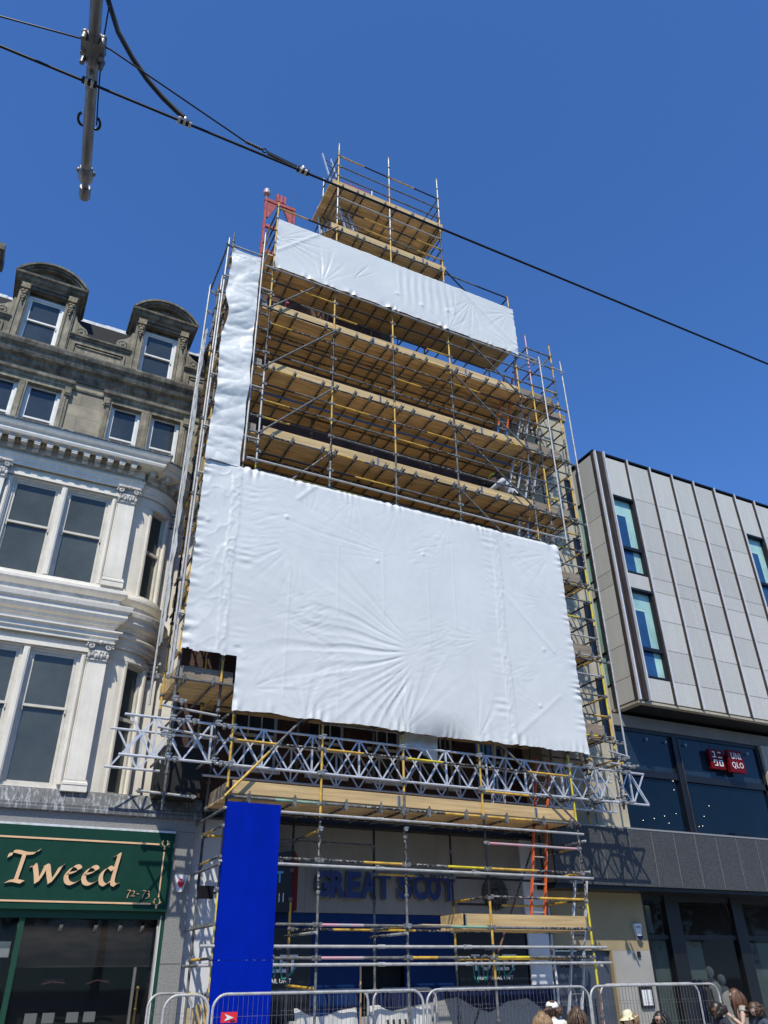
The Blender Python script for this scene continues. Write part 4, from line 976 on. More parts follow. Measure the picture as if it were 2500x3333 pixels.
def coupler(mb, p, s=1.0):
    x, y, z = p; s *= .8
    mb.box(x-.045*s, x+.045*s, y-.04*s, y+.04*s, z-.03*s, z+.03*s); mb.box(x-.03*s, x+.03*s, y-.035*s, y+.035*s, z-.052*s, z+.052*s)
    mb.tube([(x+.03*s, y-.06*s, z+.03*s), (x+.03*s, y-.02*s, z+.03*s)], .012*s, 6); mb.tube([(x-.055*s, y-.05*s, z-.02*s), (x-.055*s, y+.0*s, z-.02*s)], .011*s, 6)
    mb.bar((x-.06*s, y-.045*s, z+.02*s), (x+.06*s, y-.045*s, z+.035*s), .012*s, .02*s)

SC = thing('scaffolding', 'main scaffold of yellow, black and galvanised tubes with long timber decks', 'scaffolding', (7.8, 14.8, GZ))
Y, B_, G_, GD, MO, RU = 'yellow', 'black', 'galv', 'galvdull', 'mottle', 'rust'
tops = [20.55, 20.4, 20.4, 20.4, 20.45]
seqs = [[(1.6, Y), (2.9, 'yellowbright'), (4.6, B_), (6.4, Y), (8.4, B_), (10.9, B_), (11.6, 'yellowbright'), (12.6, G_), (14.3, G_), (14.9, GD), (16.4, B_), (18.3, Y), (99, Y)],
        [(1.6, GD), (2.9, GD), (4.2, MO), (4.8, Y), (6.2, Y), (11.4, GD), (12.2, G_), (12.9, MO), (13.3, B_), (14.5, Y), (16.4, B_), (18.5, Y), (20.2, Y), (99, Y)],
        [(1.9, GD), (3.1, GD), (4.3, MO), (4.8, GD), (6.3, Y), (11.5, Y), (12.4, MO), (12.9, GD), (14.6, Y), (16.6, B_), (18.6, Y), (20.4, Y)],
        [(1.6, GD), (2.5, Y), (2.9, Y), (3.6, B_), (4.4, B_), (6.2, Y), (11.4, 'green_tube'), (12.6, GD), (14.4, GD), (16.3, B_), (18.4, Y), (20.4, Y)],
        [(1.4, RU), (1.9, 'yellowbright'), (3.0, 'yellowbright'), (4.5, MO), (5.9, 'yellowbright'), (11.8, Y), (12.5, GD), (13.4, MO), (14.3, GD), (16.3, B_), (18.2, Y), (20.4, Y)]]
for i, x in enumerate(SX):
    standard(SC, x, FY, GZ+.12, tops[i] if i in (0, 4) else 20.43, seqs[i], foot=True, spigot=i in (0, 4))
    q = [(1.9, GD), (2.9, Y if i in (1, 3) else GD), (4.4, B_), (8, GD), (12, Y), (14, MO), (16.5, GD), (18.4, Y)]
    standard(SC, x, KY, GZ+.12, 18.6 if i not in (1, 2, 3) else 20.4, q, foot=True)
# ledgers under each deck, front and back
for li, z in enumerate(LV):
    for b in range(4):
        ms = [(GD,), (MO, Y), (G_,), (GD, Y), (MO, GD), (Y, GD), (MO, B_)][(li+b) % 7] if li else [(GD, 'green_tube'), (GD, MO), (MO, Y), (Y, GD)][b]
        rail(SC, 'ledger', (SX[b], FY, z-.0), (SX[b+1], FY, z-.0), ms)
        rail(SC, 'ledger', (SX[b], KY, z-.0), (SX[b+1], KY, z-.0), (MO,) if b % 2 else (GD,))
# guard rails
gr3 = {12.45: None, 14.45: None, 16.45: None, 10.45: None}
for z in (10.45, 12.45, 14.45, 16.45):
    for b in range(4):
        for k, dz in enumerate((.5, 1.0, 1.5)):
            if z == 16.45 and dz > 1.4: continue
            rail(SC, 'guard_rail', (SX[b], FY, z+dz), (SX[b+1], FY, z+dz), pick(), split=rnd.uniform(.35, .6))
for (z, b, ms) in ((3.48, 0, (MO,)), (3.48, 1, (MO, Y)), (3.48, 2, (MO, 'yellowbright')), (3.48, 3, (Y, MO)), (3.95, 3, ('pink', 'pink')), (2.98, 3, (MO, Y)), (2.45, 0, (GD,)), (2.45, 1, ('pink', GD)), (2.45, 2, (GD, 'green_tube')), (2.45, 3, (GD, MO)),
                   (1.95, 0, (GD,)), (1.95, 1, ('pink', GD)), (1.95, 2, (Y, GD, MO)), (1.95, 3, ('yellowbright', GD, MO)), (5.45, 0, (Y, MO)), (5.45, 1, (Y, MO)), (5.45, 2, ('yellowbright', MO)), (5.45, 3, (MO, Y)), (4.95, 3, (Y, MO)), (5.95, 1, (GD,))):
    rail(SC, 'guard_rail', (SX[b], FY, z), (SX[b+1], FY, z), ms)
for (z, x1) in ((4.24, 11.85), (3.38, 11.95), (2.12, 12.05), (1.85, 12.12)):
    t_ = MB(); t_.tube([(3.72 if z < 2.2 else 3.9, FY-.06, z), (x1, FY-.06, z)], .0245, 8)
    for xx in (6.9, 9.0 if z > 3 else 8.7): t_.tube([(xx, FY-.06, z), (xx+.14, FY-.06, z)], .033, 8)
    t_.build('guard_rail', M[G_], SC)
# inner rails against the shop
for (z, b, ms) in ((3.98, 0, (Y, GD)), (3.98, 1, (GD,)), (2.45, 1, (MO, Y)), (2.45, 2, (Y, MO)), (3.45, 2, (Y, MO)), (3.45, 3, (B_,)), (2.45, 3, (MO, Y)), (1.95, 3, (Y,)), (2.95, 3, (B_, Y))):
    rail(SC, 'guard_rail', (SX[b], KY, z), (SX[b+1], KY, z), ms)
rail(SC, 'guard_rail', (5.74, KY, 1.55), (5.76+.01, FY+.05, 1.5), (Y,)); rail(SC, 'guard_rail', (3.97, KY, 1.45), (3.97, FY, 1.45), ('yellowbright', MO))
# cross rails between front and back rows (ends of the run)
for x, zs_ in ((SX[0], (1.95, 2.45, 3.48, 3.98)), (SX[1], (3.98,)), (SX[2], (2.45,)), (SX[3], (2.98, 2.45)), (SX[4], (1.95, 2.45, 2.98, 3.48, 3.98))):
    for z in zs_: rail(SC, 'cross_rail', (x, FY, z), (x, KY, z), rnd.choice(((Y, MO), (MO, Y), (MO,))))
for z in (4.22, 3.33, 2.42, 1.86): rail(SC, 'cross_rail', (SX[0]-.06, FY-.12, z), (SX[0]-.06, KY+.5, z), (GD,), clips=False)
for z in (4.10, 3.50, 2.12, 1.80): rail(SC, 'cross_rail', (SX[4]+.08, FY-.12, z), (SX[4]+.08, KY-.1, z), (G_, MO), clips=False)
for x in (SX[1], SX[2]): rail(SC, 'cross_rail', (x-.05, FY-.1, 2.33), (x-.05, KY+.1, 2.33), (G_, MO), clips=False)
# decks
for li, z in enumerate(LV):
    x0 = 3.78
    deck(SC, x0 if z > 5 else 3.98, 11.95 if z > 5 else 11.85, FY+.06, (15.9 if z < 18 else 15.55) if z > 5 else 15.5, z)
    toeboard(SC, 4.05, 11.80, FY+.045, z)
    if z in (6.45, 8.45, 10.45): xs_ = [3.9, 6, 8.5, 11.5]
    else: xs_ = [4.25, 4.72, 5.55, 5.92, 6.42, 6.8, 7.25, 7.68, 8.1, 8.62, 9.22, 9.5, 9.95, 10.55, 11.0, 11.62] if z > 5 else [4.4, 5.3, 6.3, 7.0, 7.4, 8.1, 8.9, 9.9, 10.9, 11.5]
    for x in xs_: transom(SC, x+rnd.uniform(-.08, .08), z, y0=(14.06 if z < 11 or z > 18 else 13.93)+rnd.uniform(-.03, .03)*(z > 5), y1=15.9 if z > 5 else 15.55)
# blue-ish stains: second row of inner ledgers hung below decks
for z in (12.45, 14.45, 16.45):
    rail(SC, 'inner_ledger', (3.96, 14.85, z-.13), (11.7, 14.85, z-.13), ('ladderblue',), r=.03, clips=False) if z == 14.45 else rail(SC, 'inner_ledger', (3.96, 14.85, z-.12), (11.7, 14.85, z-.12), (MO, GD), clips=False)
# the half-height deck at street level
deck(SC, 8.75, 11.72, FY+.06, 15.0, 2.40); toeboard(SC, 8.80, 11.73, FY+.045, 2.40, m='toe'); deck(SC, 7.9, 8.8, FY+.10, 14.5, 2.43)
toeboard(SC, FY+.1, 15.0, 8.76, 2.40, ax='y')
toeboard(SC, FY+.1, 15.5, 3.99, 4.45, ax='y', m='oldboard')
# diagonal braces
def brace(p, q, ms=(GD,), n='diagonal_brace'): 
    rail(SC, n, (p[0], 14.02, p[1]), (q[0], 14.02, q[1]), ms, clips=False)
for p, q, ms in (((3.90, 4.43), (5.45, 6.12), (Y, GD)), ((3.94, 12.42), (5.78, 14.42), (GD,)), ((3.93, 14.42), (5.78, 16.38), (GD,)), ((3.93, 16.4), (5.78, 18.4), (GD,)), ((3.93, 10.42), (5.75, 12.42), (GD, MO)),
                 ((9.32, 16.34), (11.70, 14.33), (GD,)), ((9.30, 14.36), (11.66, 12.42), (MO, GD)), ((9.30, 18.4), (11.70, 16.30), (GD,)), ((9.30, 12.38), (11.7, 10.4), (GD, MO)), ((11.78, 4.40), (9.7, 6.1), (GD, GD)),
                 ((3.96, 18.45), (5.76, 20.5), (GD,)), ((11.72, 18.4), (9.38, 20.45), (GD, B_))):
    brace(p, q, ms)
for x in (9.36,): rail(SC, 'diagonal_brace', (x+.1, KY, .4), (x+2.3, KY-.02, 4.4), (MO, 'rust', MO), clips=False)
cp = 0
for x in SX:
    for z in (5.69, 5.02):
        c = MB(); coupler(c, (x+.02, FY+.0, z), 1.15); coupler(c, (x-.07, FY-.05, z-.03), .9); c.build('coupler', M['coupler'], SC)
for x, z in ((6.9, 3.40), (9.0, 3.4), (8.7, 2.12), (7.53, 2.45), (5.76, 4.0), (7.53, 4.1)):
    c = MB(); coupler(c, (x, FY-.05, z), .9); c.build('coupler', M['coupler'], SC)
# long galvanised tubes on the face just above the big sheet and below the top sheet
for z in (11.62, 17.78):
    t_ = MB(); t_.tube([(3.7, 13.96, z+.0), (12.7, 13.96, z)], .0245, 8)
    t_.build('ledger', M[G_], SC)
for x in SX:
    for z in (11.62, 17.78):
        c = MB(); coupler(c, (x, 14.02, z)); c.build('coupler', M['coupler'], SC)
rail(SC, 'guard_rail', (3.96, FY, 20.40), (5.76, FY, 20.40), (Y, B_)); rail(SC, 'guard_rail', (9.36, FY, 20.40), (11.75, FY, 20.40), (GD, B_))
for z in (18.45, 18.95, 19.45, 19.95, 20.40): rail(SC, 'cross_rail', (3.96, FY, z), (3.96, KY, z), (MO, Y))
rail(SC, 'cross_rail', (11.75, FY, 20.4), (11.75, KY, 20.4), (B_,))

# ---------------- left return
SL = thing('scaffolding', 'narrow left end of the scaffold of long galvanised tubes beside the stone building', 'scaffolding', (3.1, 14.8, 5))
for (x, y, z0, z1, sq, nd) in ((2.70, 14.05, 6.5, 18.33, [(10, G_), (99, G_)], False), (2.62, 15.45, 6.3, 17.9, [(99, G_)], False), (2.72, 14.45, 6.6, 17.3, [(99, G_)], False), (3.63, 13.98, 11.5, 18.95, [(99, G_)], False),
                           (2.83, 14.15, 4.9, 18.7, [(7, GD), (9, Y), (11, GD), (13, Y), (15, GD), (99, GD)], True), (2.80, 15.2, 6.0, 17.6, [(8, Y), (9.5, B_), (11, Y), (12.2, B_), (14, Y), (15.6, Y), (99, GD)], True), (3.66, 14.12, 4.9, 18.2, [(6.5, B_), (7.3, Y), (12, B_), (15, Y), (99, GD)], True), (3.66, 15.45, 4.6, 17.2, [(8, Y), (12, MO), (99, GD)], True), (3.04, 15.0, 4.3, 6.6, [(99, GD)], True)):
    standard(SL, x, y, z0, z1, sq, nodes=nd)
z = 6.95
while z < 18:
    lv = abs((z-.45) % 2-0) < .01
    rail(SL, 'guard_rail', (2.66, 13.99, z), (3.96 if z > 11.6 else 2.9, 13.99, z), (G_,), clips=False) if int(z*2) % 3 == 0 else None
    rail(SL, 'cross_rail', (2.80, 14.0, z), (2.80, 15.5, z), rnd.choice(((Y, MO), (GD,), (MO,), (Y,))), clips=False)
    if z > 11.6: rail(SL, 'guard_rail', (3.66, 14.12, z), (3.96, 14.12, z), (GD,))
    for q in ((2.72, 14.08, z), (2.80, 14.45, z+.1), (2.68, 15.3, z-.1)): c = MB(); coupler(c, q); c.build('coupler', M['coupler'], SL)
    z += .5 if z > 6.9 and int(z) % 2 else .75
for z in (6.45, 8.45, 10.45, 12.45, 14.45, 16.45):
    deck(SL, 2.82, 3.77, FY+.08, 15.6, z); toeboard(SL, FY+.1, 15.6, 2.82, z, ax='y', m='toe')
    toeboard(SL, 2.86, 3.9, FY+.06, z, m='oldboard')
    for x in (2.95, 3.5): transom(SL, x, z)
    rail(SL, 'ledger', (2.6, FY-.02, z), (3.96, FY-.02, z), (GD,))
for z in (5.95, 5.55): rail(SL, 'ledger', (2.6, FY+.02, z-.02), (3.7, FY+.02, z-.1), (G_,), clips=False)
rail(SL, 'ledger', (2.55, 15.1, 4.62), (3.65, 15.1, 4.58), (G_,))
rail(SL, 'guard_rail', (2.83, FY, 18.25), (3.66, FY, 18.25), (G_,)); rail(SL, 'cross_rail', (2.70, 14.05, 18.25), (2.66, 15.5, 17.9), (GD,), clips=False); rail(SL, 'guard_rail', (2.62, 14.0, 18.12), (3.35, 14.2, 18.1), (GD,), clips=False)
for (x, z) in ((2.83, 6.05), (2.83, 5.70), (2.83, 5.03), (3.66, 5.7), (3.66, 5.03), (2.7, 5.4), (3.1, 5.72)):
    c = MB(); coupler(c, (x, 14.04, z), 1.2); coupler(c, (x+.1, 13.98, z-.05), .9); c.tube([(x+.16, 13.9, z-.05), (x+.16, 14.2, z-.05)], .024, 7); c.build('coupler', M['coupler'], SL)
for x in (2.83, 3.66): rail(SL, 'cross_rail', (x, 13.95, 5.12), (x-.02, 15.4, 5.12), (GD,), clips=False); rail(SL, 'cross_rail', (x+.15, 13.95, 5.85), (x+.1, 15.5, 5.85), (GD,), clips=False)
hz_ = MB(); pts = [(2.86, 15.1, 17), (2.9, 15.05, 15.5), (2.84, 15.0, 13), (2.88, 14.98, 11), (2.85, 15.0, 9.5), (2.9, 15, 8)]
hz_.tube(pts, .011, 5); hz_.build('hose', M['orange'], SL)

# ---------------- right return
SR = thing('scaffolding', 'right end of the scaffold, tubes and grey boards before the pale stone end bay', 'scaffolding', (12.7, 14.8, 5))
for (x, y, z0, z1, sq, nd) in ((12.25, FY, 4.75, 18.95, [(6, MO), (9, Y), (11.6, MO), (12.4, B_), (14, Y), (14.9, B_), (15.3, B_), (16.9, Y), (99, 'pink')], True), (13.17, FY, 4.85, 18.9, [(6.2, MO), (7, Y), (8.5, 'yellowbright'), (9.3, MO), (11, 'yellowbright'), (12.4, MO), (14, Y), (15.2, MO), (16.6, Y), (17.6, MO), (99, Y)], True),
                           (12.56, 13.96, 11.5, 18.0, [(99, G_)], False), (13.45, 14.02, 6.0, 18.2, [(9, G_), (99, G_)], False), (12.25, KY-.15, 4.7, 17.4, [(99, GD)], True), (13.17, KY-.15, 4.7, 17.1, [(8, Y), (99, GD)], True)):
    standard(SR, x, y, z0, z1, sq, nodes=nd)
z = 5.95
while z < 18.6:
    rail(SR, 'guard_rail', (12.25, FY, z), (13.17, FY, z), rnd.choice(((GD,), (GD,), (G_,), ('yellowbright', MO), (MO, Y))))
    if z > 11.5 and z < 18: rail(SR, 'guard_rail', (11.75, FY, z), (12.25, FY, z), (GD,))
    if z < 17.8 or abs(z-18.45) < .1: rail(SR, 'cross_rail', (13.17, FY, z), (13.17, KY-.15, z), rnd.choice(((MO,), (Y, MO), (GD,))))
    if int(z*2+.1) % 2: rail(SR, 'cross_rail', (12.25, FY, z), (12.25, KY-.15, z), rnd.choice(((MO,), (GD,))))
    z += .5
for z in (6.45, 8.45, 10.45, 12.45, 14.45, 16.45):
    deck(SR, 11.96, 13.12, FY+.08, 15.3, z-.02, m='board'); toeboard(SR, 11.82, 13.02, FY+.06, z, m='oldboard', h=.24)
    MB().box(12.2, 13.04, FY+.05, FY+.28, z-.022, z+.016).build('edge_board', M['toe'], SR)
    for x in (12.1, 12.5, 12.9): transom(SR, x, z-.02, y0=14.05, y1=15.3)
    rail(SR, 'ledger', (12.0, FY-.0, z-.08), (13.52, FY-.04, z-.14), (GD,), clips=False)
    c = MB(); coupler(c, (13.45, FY-.02, z-.1)); coupler(c, (13.2, FY-.05, z-.1)); c.build('coupler', M['coupler'], SR)
    s_ = MB(); s_.tube([(12.9, 15.1, z-.1), (12.9, 15.1, z+.75)], .03, 7); s_.build('putlog', M[GD], SR)
for (a, b) in (((11.7, 13.96, 17.95), (12.6, 13.96, 17.9)), ((13.1, 13.96, 17.85), (13.5, 13.96, 17.8)), ((12.9, 14.0, 6.1), (13.5, 14.0, 6.02)), ((12.9, 14.05, 5.85), (13.55, 14.0, 5.8))): rail(SR, 'ledger', a, b, (G_,), clips=False)
for (x, z) in ((12.25, 5.7), (12.25, 5.03), (13.17, 5.7), (13.17, 5.03), (13.2, 6.0), (13.45, 5.85), (12.0, 11.6), (12.45, 11.65), (12.3, 17.9)):
    c = MB(); coupler(c, (x, 14.04, z), 1.25); coupler(c, (x+.1, 13.98, z-.05), .95); c.tube([(x+.14, 13.85, z-.05), (x+.14, 14.15, z-.05)], .024, 7); c.build('coupler', M['coupler'], SR)
for x in (12.25, 13.17): rail(SR, 'cross_rail', (x, 13.95, 5.12), (x-.02, 15.4, 5.12), (MO, GD), clips=False); rail(SR, 'cross_rail', (x+.05, 13.95, 5.85), (x+.1, 15.4, 5.85), (Y, MO), clips=False)

for k in range(9):
    z = 6.0+k*1.45; rail(SR, 'brace_tube', (11.85+rnd.uniform(0, .5), 14.3+rnd.uniform(0, .5), z), (12.9+rnd.uniform(-.3, .3), 14.6+rnd.uniform(0, .6), z+rnd.uniform(.3, 1.3)), rnd.choice(((GD,), (MO,), (B_, Y))), clips=False)
    rail(SR, 'ledger', (11.75, KY-.15, z+.2), (13.17, KY-.15, z+.2), rnd.choice(((GD,), (MO,))), clips=False)
for k, (z, yy) in enumerate(((12.9, 14.9), (13.6, 15.1), (15.0, 14.8), (17.0, 15.0), (16.9, 14.6))): rail(SC, 'brace_tube', (10.6+.2*k, yy, z), (11.7, yy+.1, z+rnd.uniform(.1, .9)), rnd.choice(((GD,), (MO,))), clips=False)
# ---------------- roof tower
ST = thing('scaffolding', 'small scaffold tower rising above the roof over the top white sheet', 'scaffolding', (7.5, 14.8, 20.4))
for x, zt, sq in ((5.76, 24.5, [(20.8, Y), (22.3, G_), (24.2, Y), (99, G_)]), (7.53, 24.9, [(20.9, Y), (22.4, G_), (23.6, Y), (99, G_)]), (9.36, 24.9, [(20.9, Y), (22.3, B_), (23.1, Y), (99, G_)])):
    standard(ST, x, FY, 20.44, zt, sq)
    standard(ST, x, KY-.1, 20.44, zt-.1 if x < 9 else 23.4, [(21.5, B_), (22.6, Y), (99, G_)])
standard(ST, 9.36, 17.2, 17, 24.2, [(99, GD)])
for z in (20.95, 21.45, 21.95, 22.95, 23.45, 23.95):
    for b in (1, 2): rail(ST, 'guard_rail', (SX[b], FY, z), (SX[b+1], FY, z), {23.95: (Y, B_), 23.45: (GD,), 22.95: (GD,), 21.95: (G_,), 21.45: (B_, Y), 20.95: (GD, Y)}[z], split=.5)
    rail(ST, 'cross_rail', (5.76, FY, z), (5.76, 17.0 if z < 22 else KY, z), (GD,)); rail(ST, 'cross_rail', (9.36, FY, z), (9.36, 17.2, z), (MO, Y))
for z, y1 in ((20.45, 15.7), (22.45, 15.7)):
    deck(ST, 5.5, 9.52, FY+.06, y1, z); toeboard(ST, 5.56, 9.50, FY+.02, z)
    for b in (1, 2): rail(ST, 'ledger', (SX[b], FY, z), (SX[b+1], FY, z), (GD, MO)); rail(ST, 'ledger', (SX[b], KY-.1, z), (SX[b+1], KY-.1, z), (GD,))
    for x in (5.9, 6.4, 6.62, 7.35, 7.72, 8.3, 8.75, 9.25): transom(ST, x, z, y0=14.0, y1=y1)
    for x in (5.76, 9.36): rail(ST, 'cross_rail', (x, FY, z), (x, 17.0, z), (MO,))
deck(ST, 4.8, 5.74, 15.3, 16.6, 20.35, m='oldboard'); toeboard(ST, 4.8, 5.7, 15.27, 20.35, m='oldboard')
deck(ST, 6.9, 9.5, 15.72, 17.0, 22.45, m='oldboard')
brk = MB(); n0 = (6.25, 14.25); 
for i in range(9): brk.tube([(6.05+.1*i, 14.24, 22.72), (6.05+.1*i, 14.24, 23.0)], .004, 4)
for k in range(5): brk.tube([(6.03, 14.24, 22.74+.065*k), (6.87, 14.24, 22.74+.065*k)], .005, 4)
brk.build('brick_guard', M['red'], ST)
# ---------------- lattice girders
def girder(y, x0, x1, xv, label, tipR=True):
    t = thing('lattice_girder', label, 'girder', (x0, y, 5)); zt, zb = 5.72, 5.02
    for z, n in ((zt, 0), (zb, 0)): MB().tube([(x0, y, z), (x1, y, z)], .0245, 8).build('chord', M['alu'], t)
    k = 0; x = xv
    while x < x1:
        MB().bar((x, y, zb+.02), (x, y, zt-.02), .032, .038, (0, 1, 0)).build('upright', M['alu'], t)
        m = MB(); P = lambda a, b, o: m.bar((a[0], y+o, a[1]), (b[0], y+o, b[1]), .030, .016, (0, 1, 0))
        if x+.5 < x1+.1: P((x+.03, zt-.02), (min(x+.5, x1), zb+.02), -.009)
        if x+.5 < x1: P((x+.03, zb+.02), (x+.47, zt-.02), .009)
        if x+1.0 < x1+.05: P((x+.53, zt-.02), (x+.97, zb+.02), -.009); P((x+.53, zb+.02), (x+.97, zt-.02), .009)
        m.build('lacing', M['alu'], t); x += 1.0
    m = MB()
    if xv-x0 > .4: m.bar((xv-.03, y, zt-.02), (xv-.5, y, zb+.02), .034, .016, (0, 1, 0)); m.bar((xv-.45, y+.012, zt-.02), (xv-.03, y+.012, zb+.02), .034, .016, (0, 1, 0)); m.build('lacing', M['alu'], t)
    return t
G1 = girder(14.22, 2.02, 14.06, 2.6, 'front silver lattice girder spanning the scaffold above the first timber deck')
MB().bar((14.04, 14.22, 5.70), (13.62, 14.22, 5.04), .034, .016, (0, 1, 0)).build('lacing', M['alu'], G1); MB().bar((13.60, 14.232, 5.70), (14.03, 14.232, 5.04), .034, .016, (0, 1, 0)).build('lacing', M['alu'], G1)
G2 = girder(15.24, 1.95, 13.97, 2.55, 'rear silver lattice girder, behind the front one above the first timber deck')
# ---------------- ladders
def ladder(p0, p1, w, m, label, wdir=(1, 0, 0), m2=None, cat='ladder', rung='galv'):
    p0, p1, wd = Vector(p0), Vector(p1), Vector(wdir).normalized()*w/2; L = (p1-p0).length
    t = thing('ladder', label, cat, tuple(p0))
    for s_ in (-1, 1):
        a, b = p0+wd*s_, p1+wd*s_; mb = MB()
        if m2: c = a.lerp(b, .3); mb.bar(a, c, .034, .062, (0, -1, .2), 1); mb.bar(c, b, .034, .062, (0, -1, .2), 0)
        else: mb.bar(a, b, .03, .062, (0, -1, .2))
        mb.build('stile', [M[m], M[m2 or m]], t)
    n = int(L/.27)
    for i in range(1, n): c = p0.lerp(p1, (i)/n); MB().tube([c-wd, c+wd], .014, 6).build('rung', M[rung], t)
    return t
ladder((10.62, 14.35, 2.48), (11.42, 14.6, 5.9), .34, 'orange', 'orange ladder from the low timber deck up past the long one')
ladder((11.27, 14.75, GZ), (12.28, 14.85, 3.42), .32, 'alu', 'aluminium ladder from the pavement up to the low timber deck', rung='galvdull')
ladder((11.15, 14.55, 14.5), (11.80, 14.60, 17.5), .3, 'orange', 'orange ladder with blue feet below the right end of the top white sheet', m2='ladderblue')
ladder((11.25, 14.55, 12.5), (12.35, 14.62, 16.45), .28, 'alu', 'aluminium ladder behind the crouching worker, reaching the highest long deck', rung='galvdull')
ladder((11.75, 14.45, 12.5), (12.30, 14.5, 14.50), .24, 'alu', 'short aluminium ladder just right of the crouching worker', rung='galvdull')
ladder((11.40, 14.5, 10.5), (11.72, 14.55, 12.7), .28, 'alu', 'aluminium ladder rising behind the right end of the top edge of the big white sheet', rung='galvdull')
ladder((9.95, 14.45, 4.5), (10.25, 14.5, 6.3), .3, 'alu', 'aluminium ladder behind the lattice girders left of the orange ladder', rung='galvdull')
ladder((6.55, 14.5, 20.4), (5.72, 15.1, 25.2), .34, 'alu', 'aluminium ladder leaning left, poking above the roof tower', wdir=(1, .2, 0), rung='galvdull')
ladder((6.95, 14.6, 20.4), (6.05, 15.1, 23.6), .32, 'alu', 'aluminium ladder leaning left inside the roof tower, under its top rail', wdir=(1, .2, 0), rung='galvdull')
ladder((6.15, 15.3, 18.4), (5.75, 15.4, 22.9), .3, 'alu', 'dull ladder at the back left corner of the roof tower', rung='galvdull')
tag(MB().bar((11.95, 14.5, 16.2), (11.98, 14.45, 18.0), .07, .05).build('striped_post', [M['pink']], None), 'short pink marked pole sticking up just right of the top white sheet', 'pole')

# ---------------- tall blue panel
BPn = thing('blue_panel', 'tall bright blue boarded panel clad on the left end of the scaffold', 'panel', (4.45, 14.02, GZ))
MB().box(3.955, 4.945, 13.99, 14.02, 1.925, 4.345).build('upper_board', M['blue'], BPn); MB().box(3.945, 4.945, 13.985, 14.015, GZ, 1.918).build('lower_board', M['blue'], BPn)
MB().box(3.955, 3.975, 14.021, 14.10, GZ, 4.34).build('edge', M['blue'], BPn)

# ---------------- white sheets
def ridgef(x, z, a, b, w):
    ax, az, bx, bz = *a, *b; dx, dz = bx-ax, bz-az; L2 = dx*dx+dz*dz; t = max(0, min(1, ((x-ax)*dx+(z-az)*dz)/L2))
    d = math.hypot(x-ax-t*dx, z-az-t*dz); return math.exp(-(d/w)**2)
def fan(x, z, cx, cz, r0, r1, a0, a1, k, amp, ph=0):
    dx, dz = x-cx, z-cz; r = math.hypot(dx, dz)
    if r < r0*.6 or r > r1*1.3: return 0
    a = math.degrees(math.atan2(dz, dx)); c = (a0+a1)/2; h = (a1-a0)/2; d = abs((a-c+180) % 360-180)
    if d > h: return 0
    ang = (1-(d/h)**2); e = max(0, min(1, (r-r0*.6)/(r0*.5)))*max(0, 1-max(0, (r-r0)/(r1*1.3-r0)))
    wob = 2.6*noise.noise(Vector((dx*.8+ph, dz*.8, ph)))+.25*noise.noise(Vector((a*.12, ph, r*.6)))*4
    md = .45+.9*abs(noise.noise(Vector((a*.06, ph+5, 0))))*1.8
    sn = math.sin(math.radians(a)*k+wob+ph); return amp*ang*e*md*(.45*sn+.9*(.5-abs(sn)**.8))
def fbm(x, y, s, o=4):
    return noise.fractal(Vector((x*s, y*s, 3.1)), 1.0, 2.0, o)
def rid(x, z, s, seed):
    v = 1-abs(noise.noise(Vector((x*s, z*s, seed))))*2.2; return max(0, v)**4
def sheetmesh(name, x0, x1, z0, z1, dx, fn, keep=None, edge=None, y=14.0, label='', back=False):
    nx, nz = int((x1-x0)/dx), int((z1-z0)/dx); v = []; idx = {}
    for j in range(nz+1):
        for i in range(nx+1):
            x = x0+(x1-x0)*i/nx; z = z0+(z1-z0)*j/nz; ex, ez = (edge(x, z, i/nx, j/nz) if edge else (x, z)); v.append((ex, y-fn(ex, ez), ez))
    fs = []
    for j in range(nz):
        for i in range(nx):
            a = j*(nx+1)+i
            if keep and not keep((v[a][0]+v[a+nx+2][0])/2, (v[a][2]+v[a+nx+2][2])/2): continue
            fs.append((a, a+1, a+nx+2, a+nx+1))
    me = bpy.data.meshes.new(name); me.from_pydata(v, [], fs); me.materials.append(M['plastic'])
    bm = bmesh.new(); bm.from_mesh(me); bmesh.ops.delete(bm, geom=[q for q in bm.verts if not q.link_faces], context='VERTS'); bm.to_mesh(me); bm.free()
    me.polygons.foreach_set('use_smooth', [True]*len(me.polygons)); me.update()
    o = bpy.data.objects.new(name, me); COL.objects.link(o); tag(o, label, 'plastic sheet'); return o
def edgecr(d, s, w=.16, k=26, amp=.018, seed=0):
    if d > w*3: return 0
    m_ = .15+max(0, noise.noise(Vector((s*1.7, seed, 2)))+.1)*2.6
    return amp*math.exp(-(d/w/(.7+.8*abs(noise.noise(Vector((s*3, seed, 9))))))**2)*m_*math.sin(s*k*.8+d*5*noise.noise(Vector((s, seed, 1)))+9*noise.noise(Vector((s*1.6, seed, 0))))
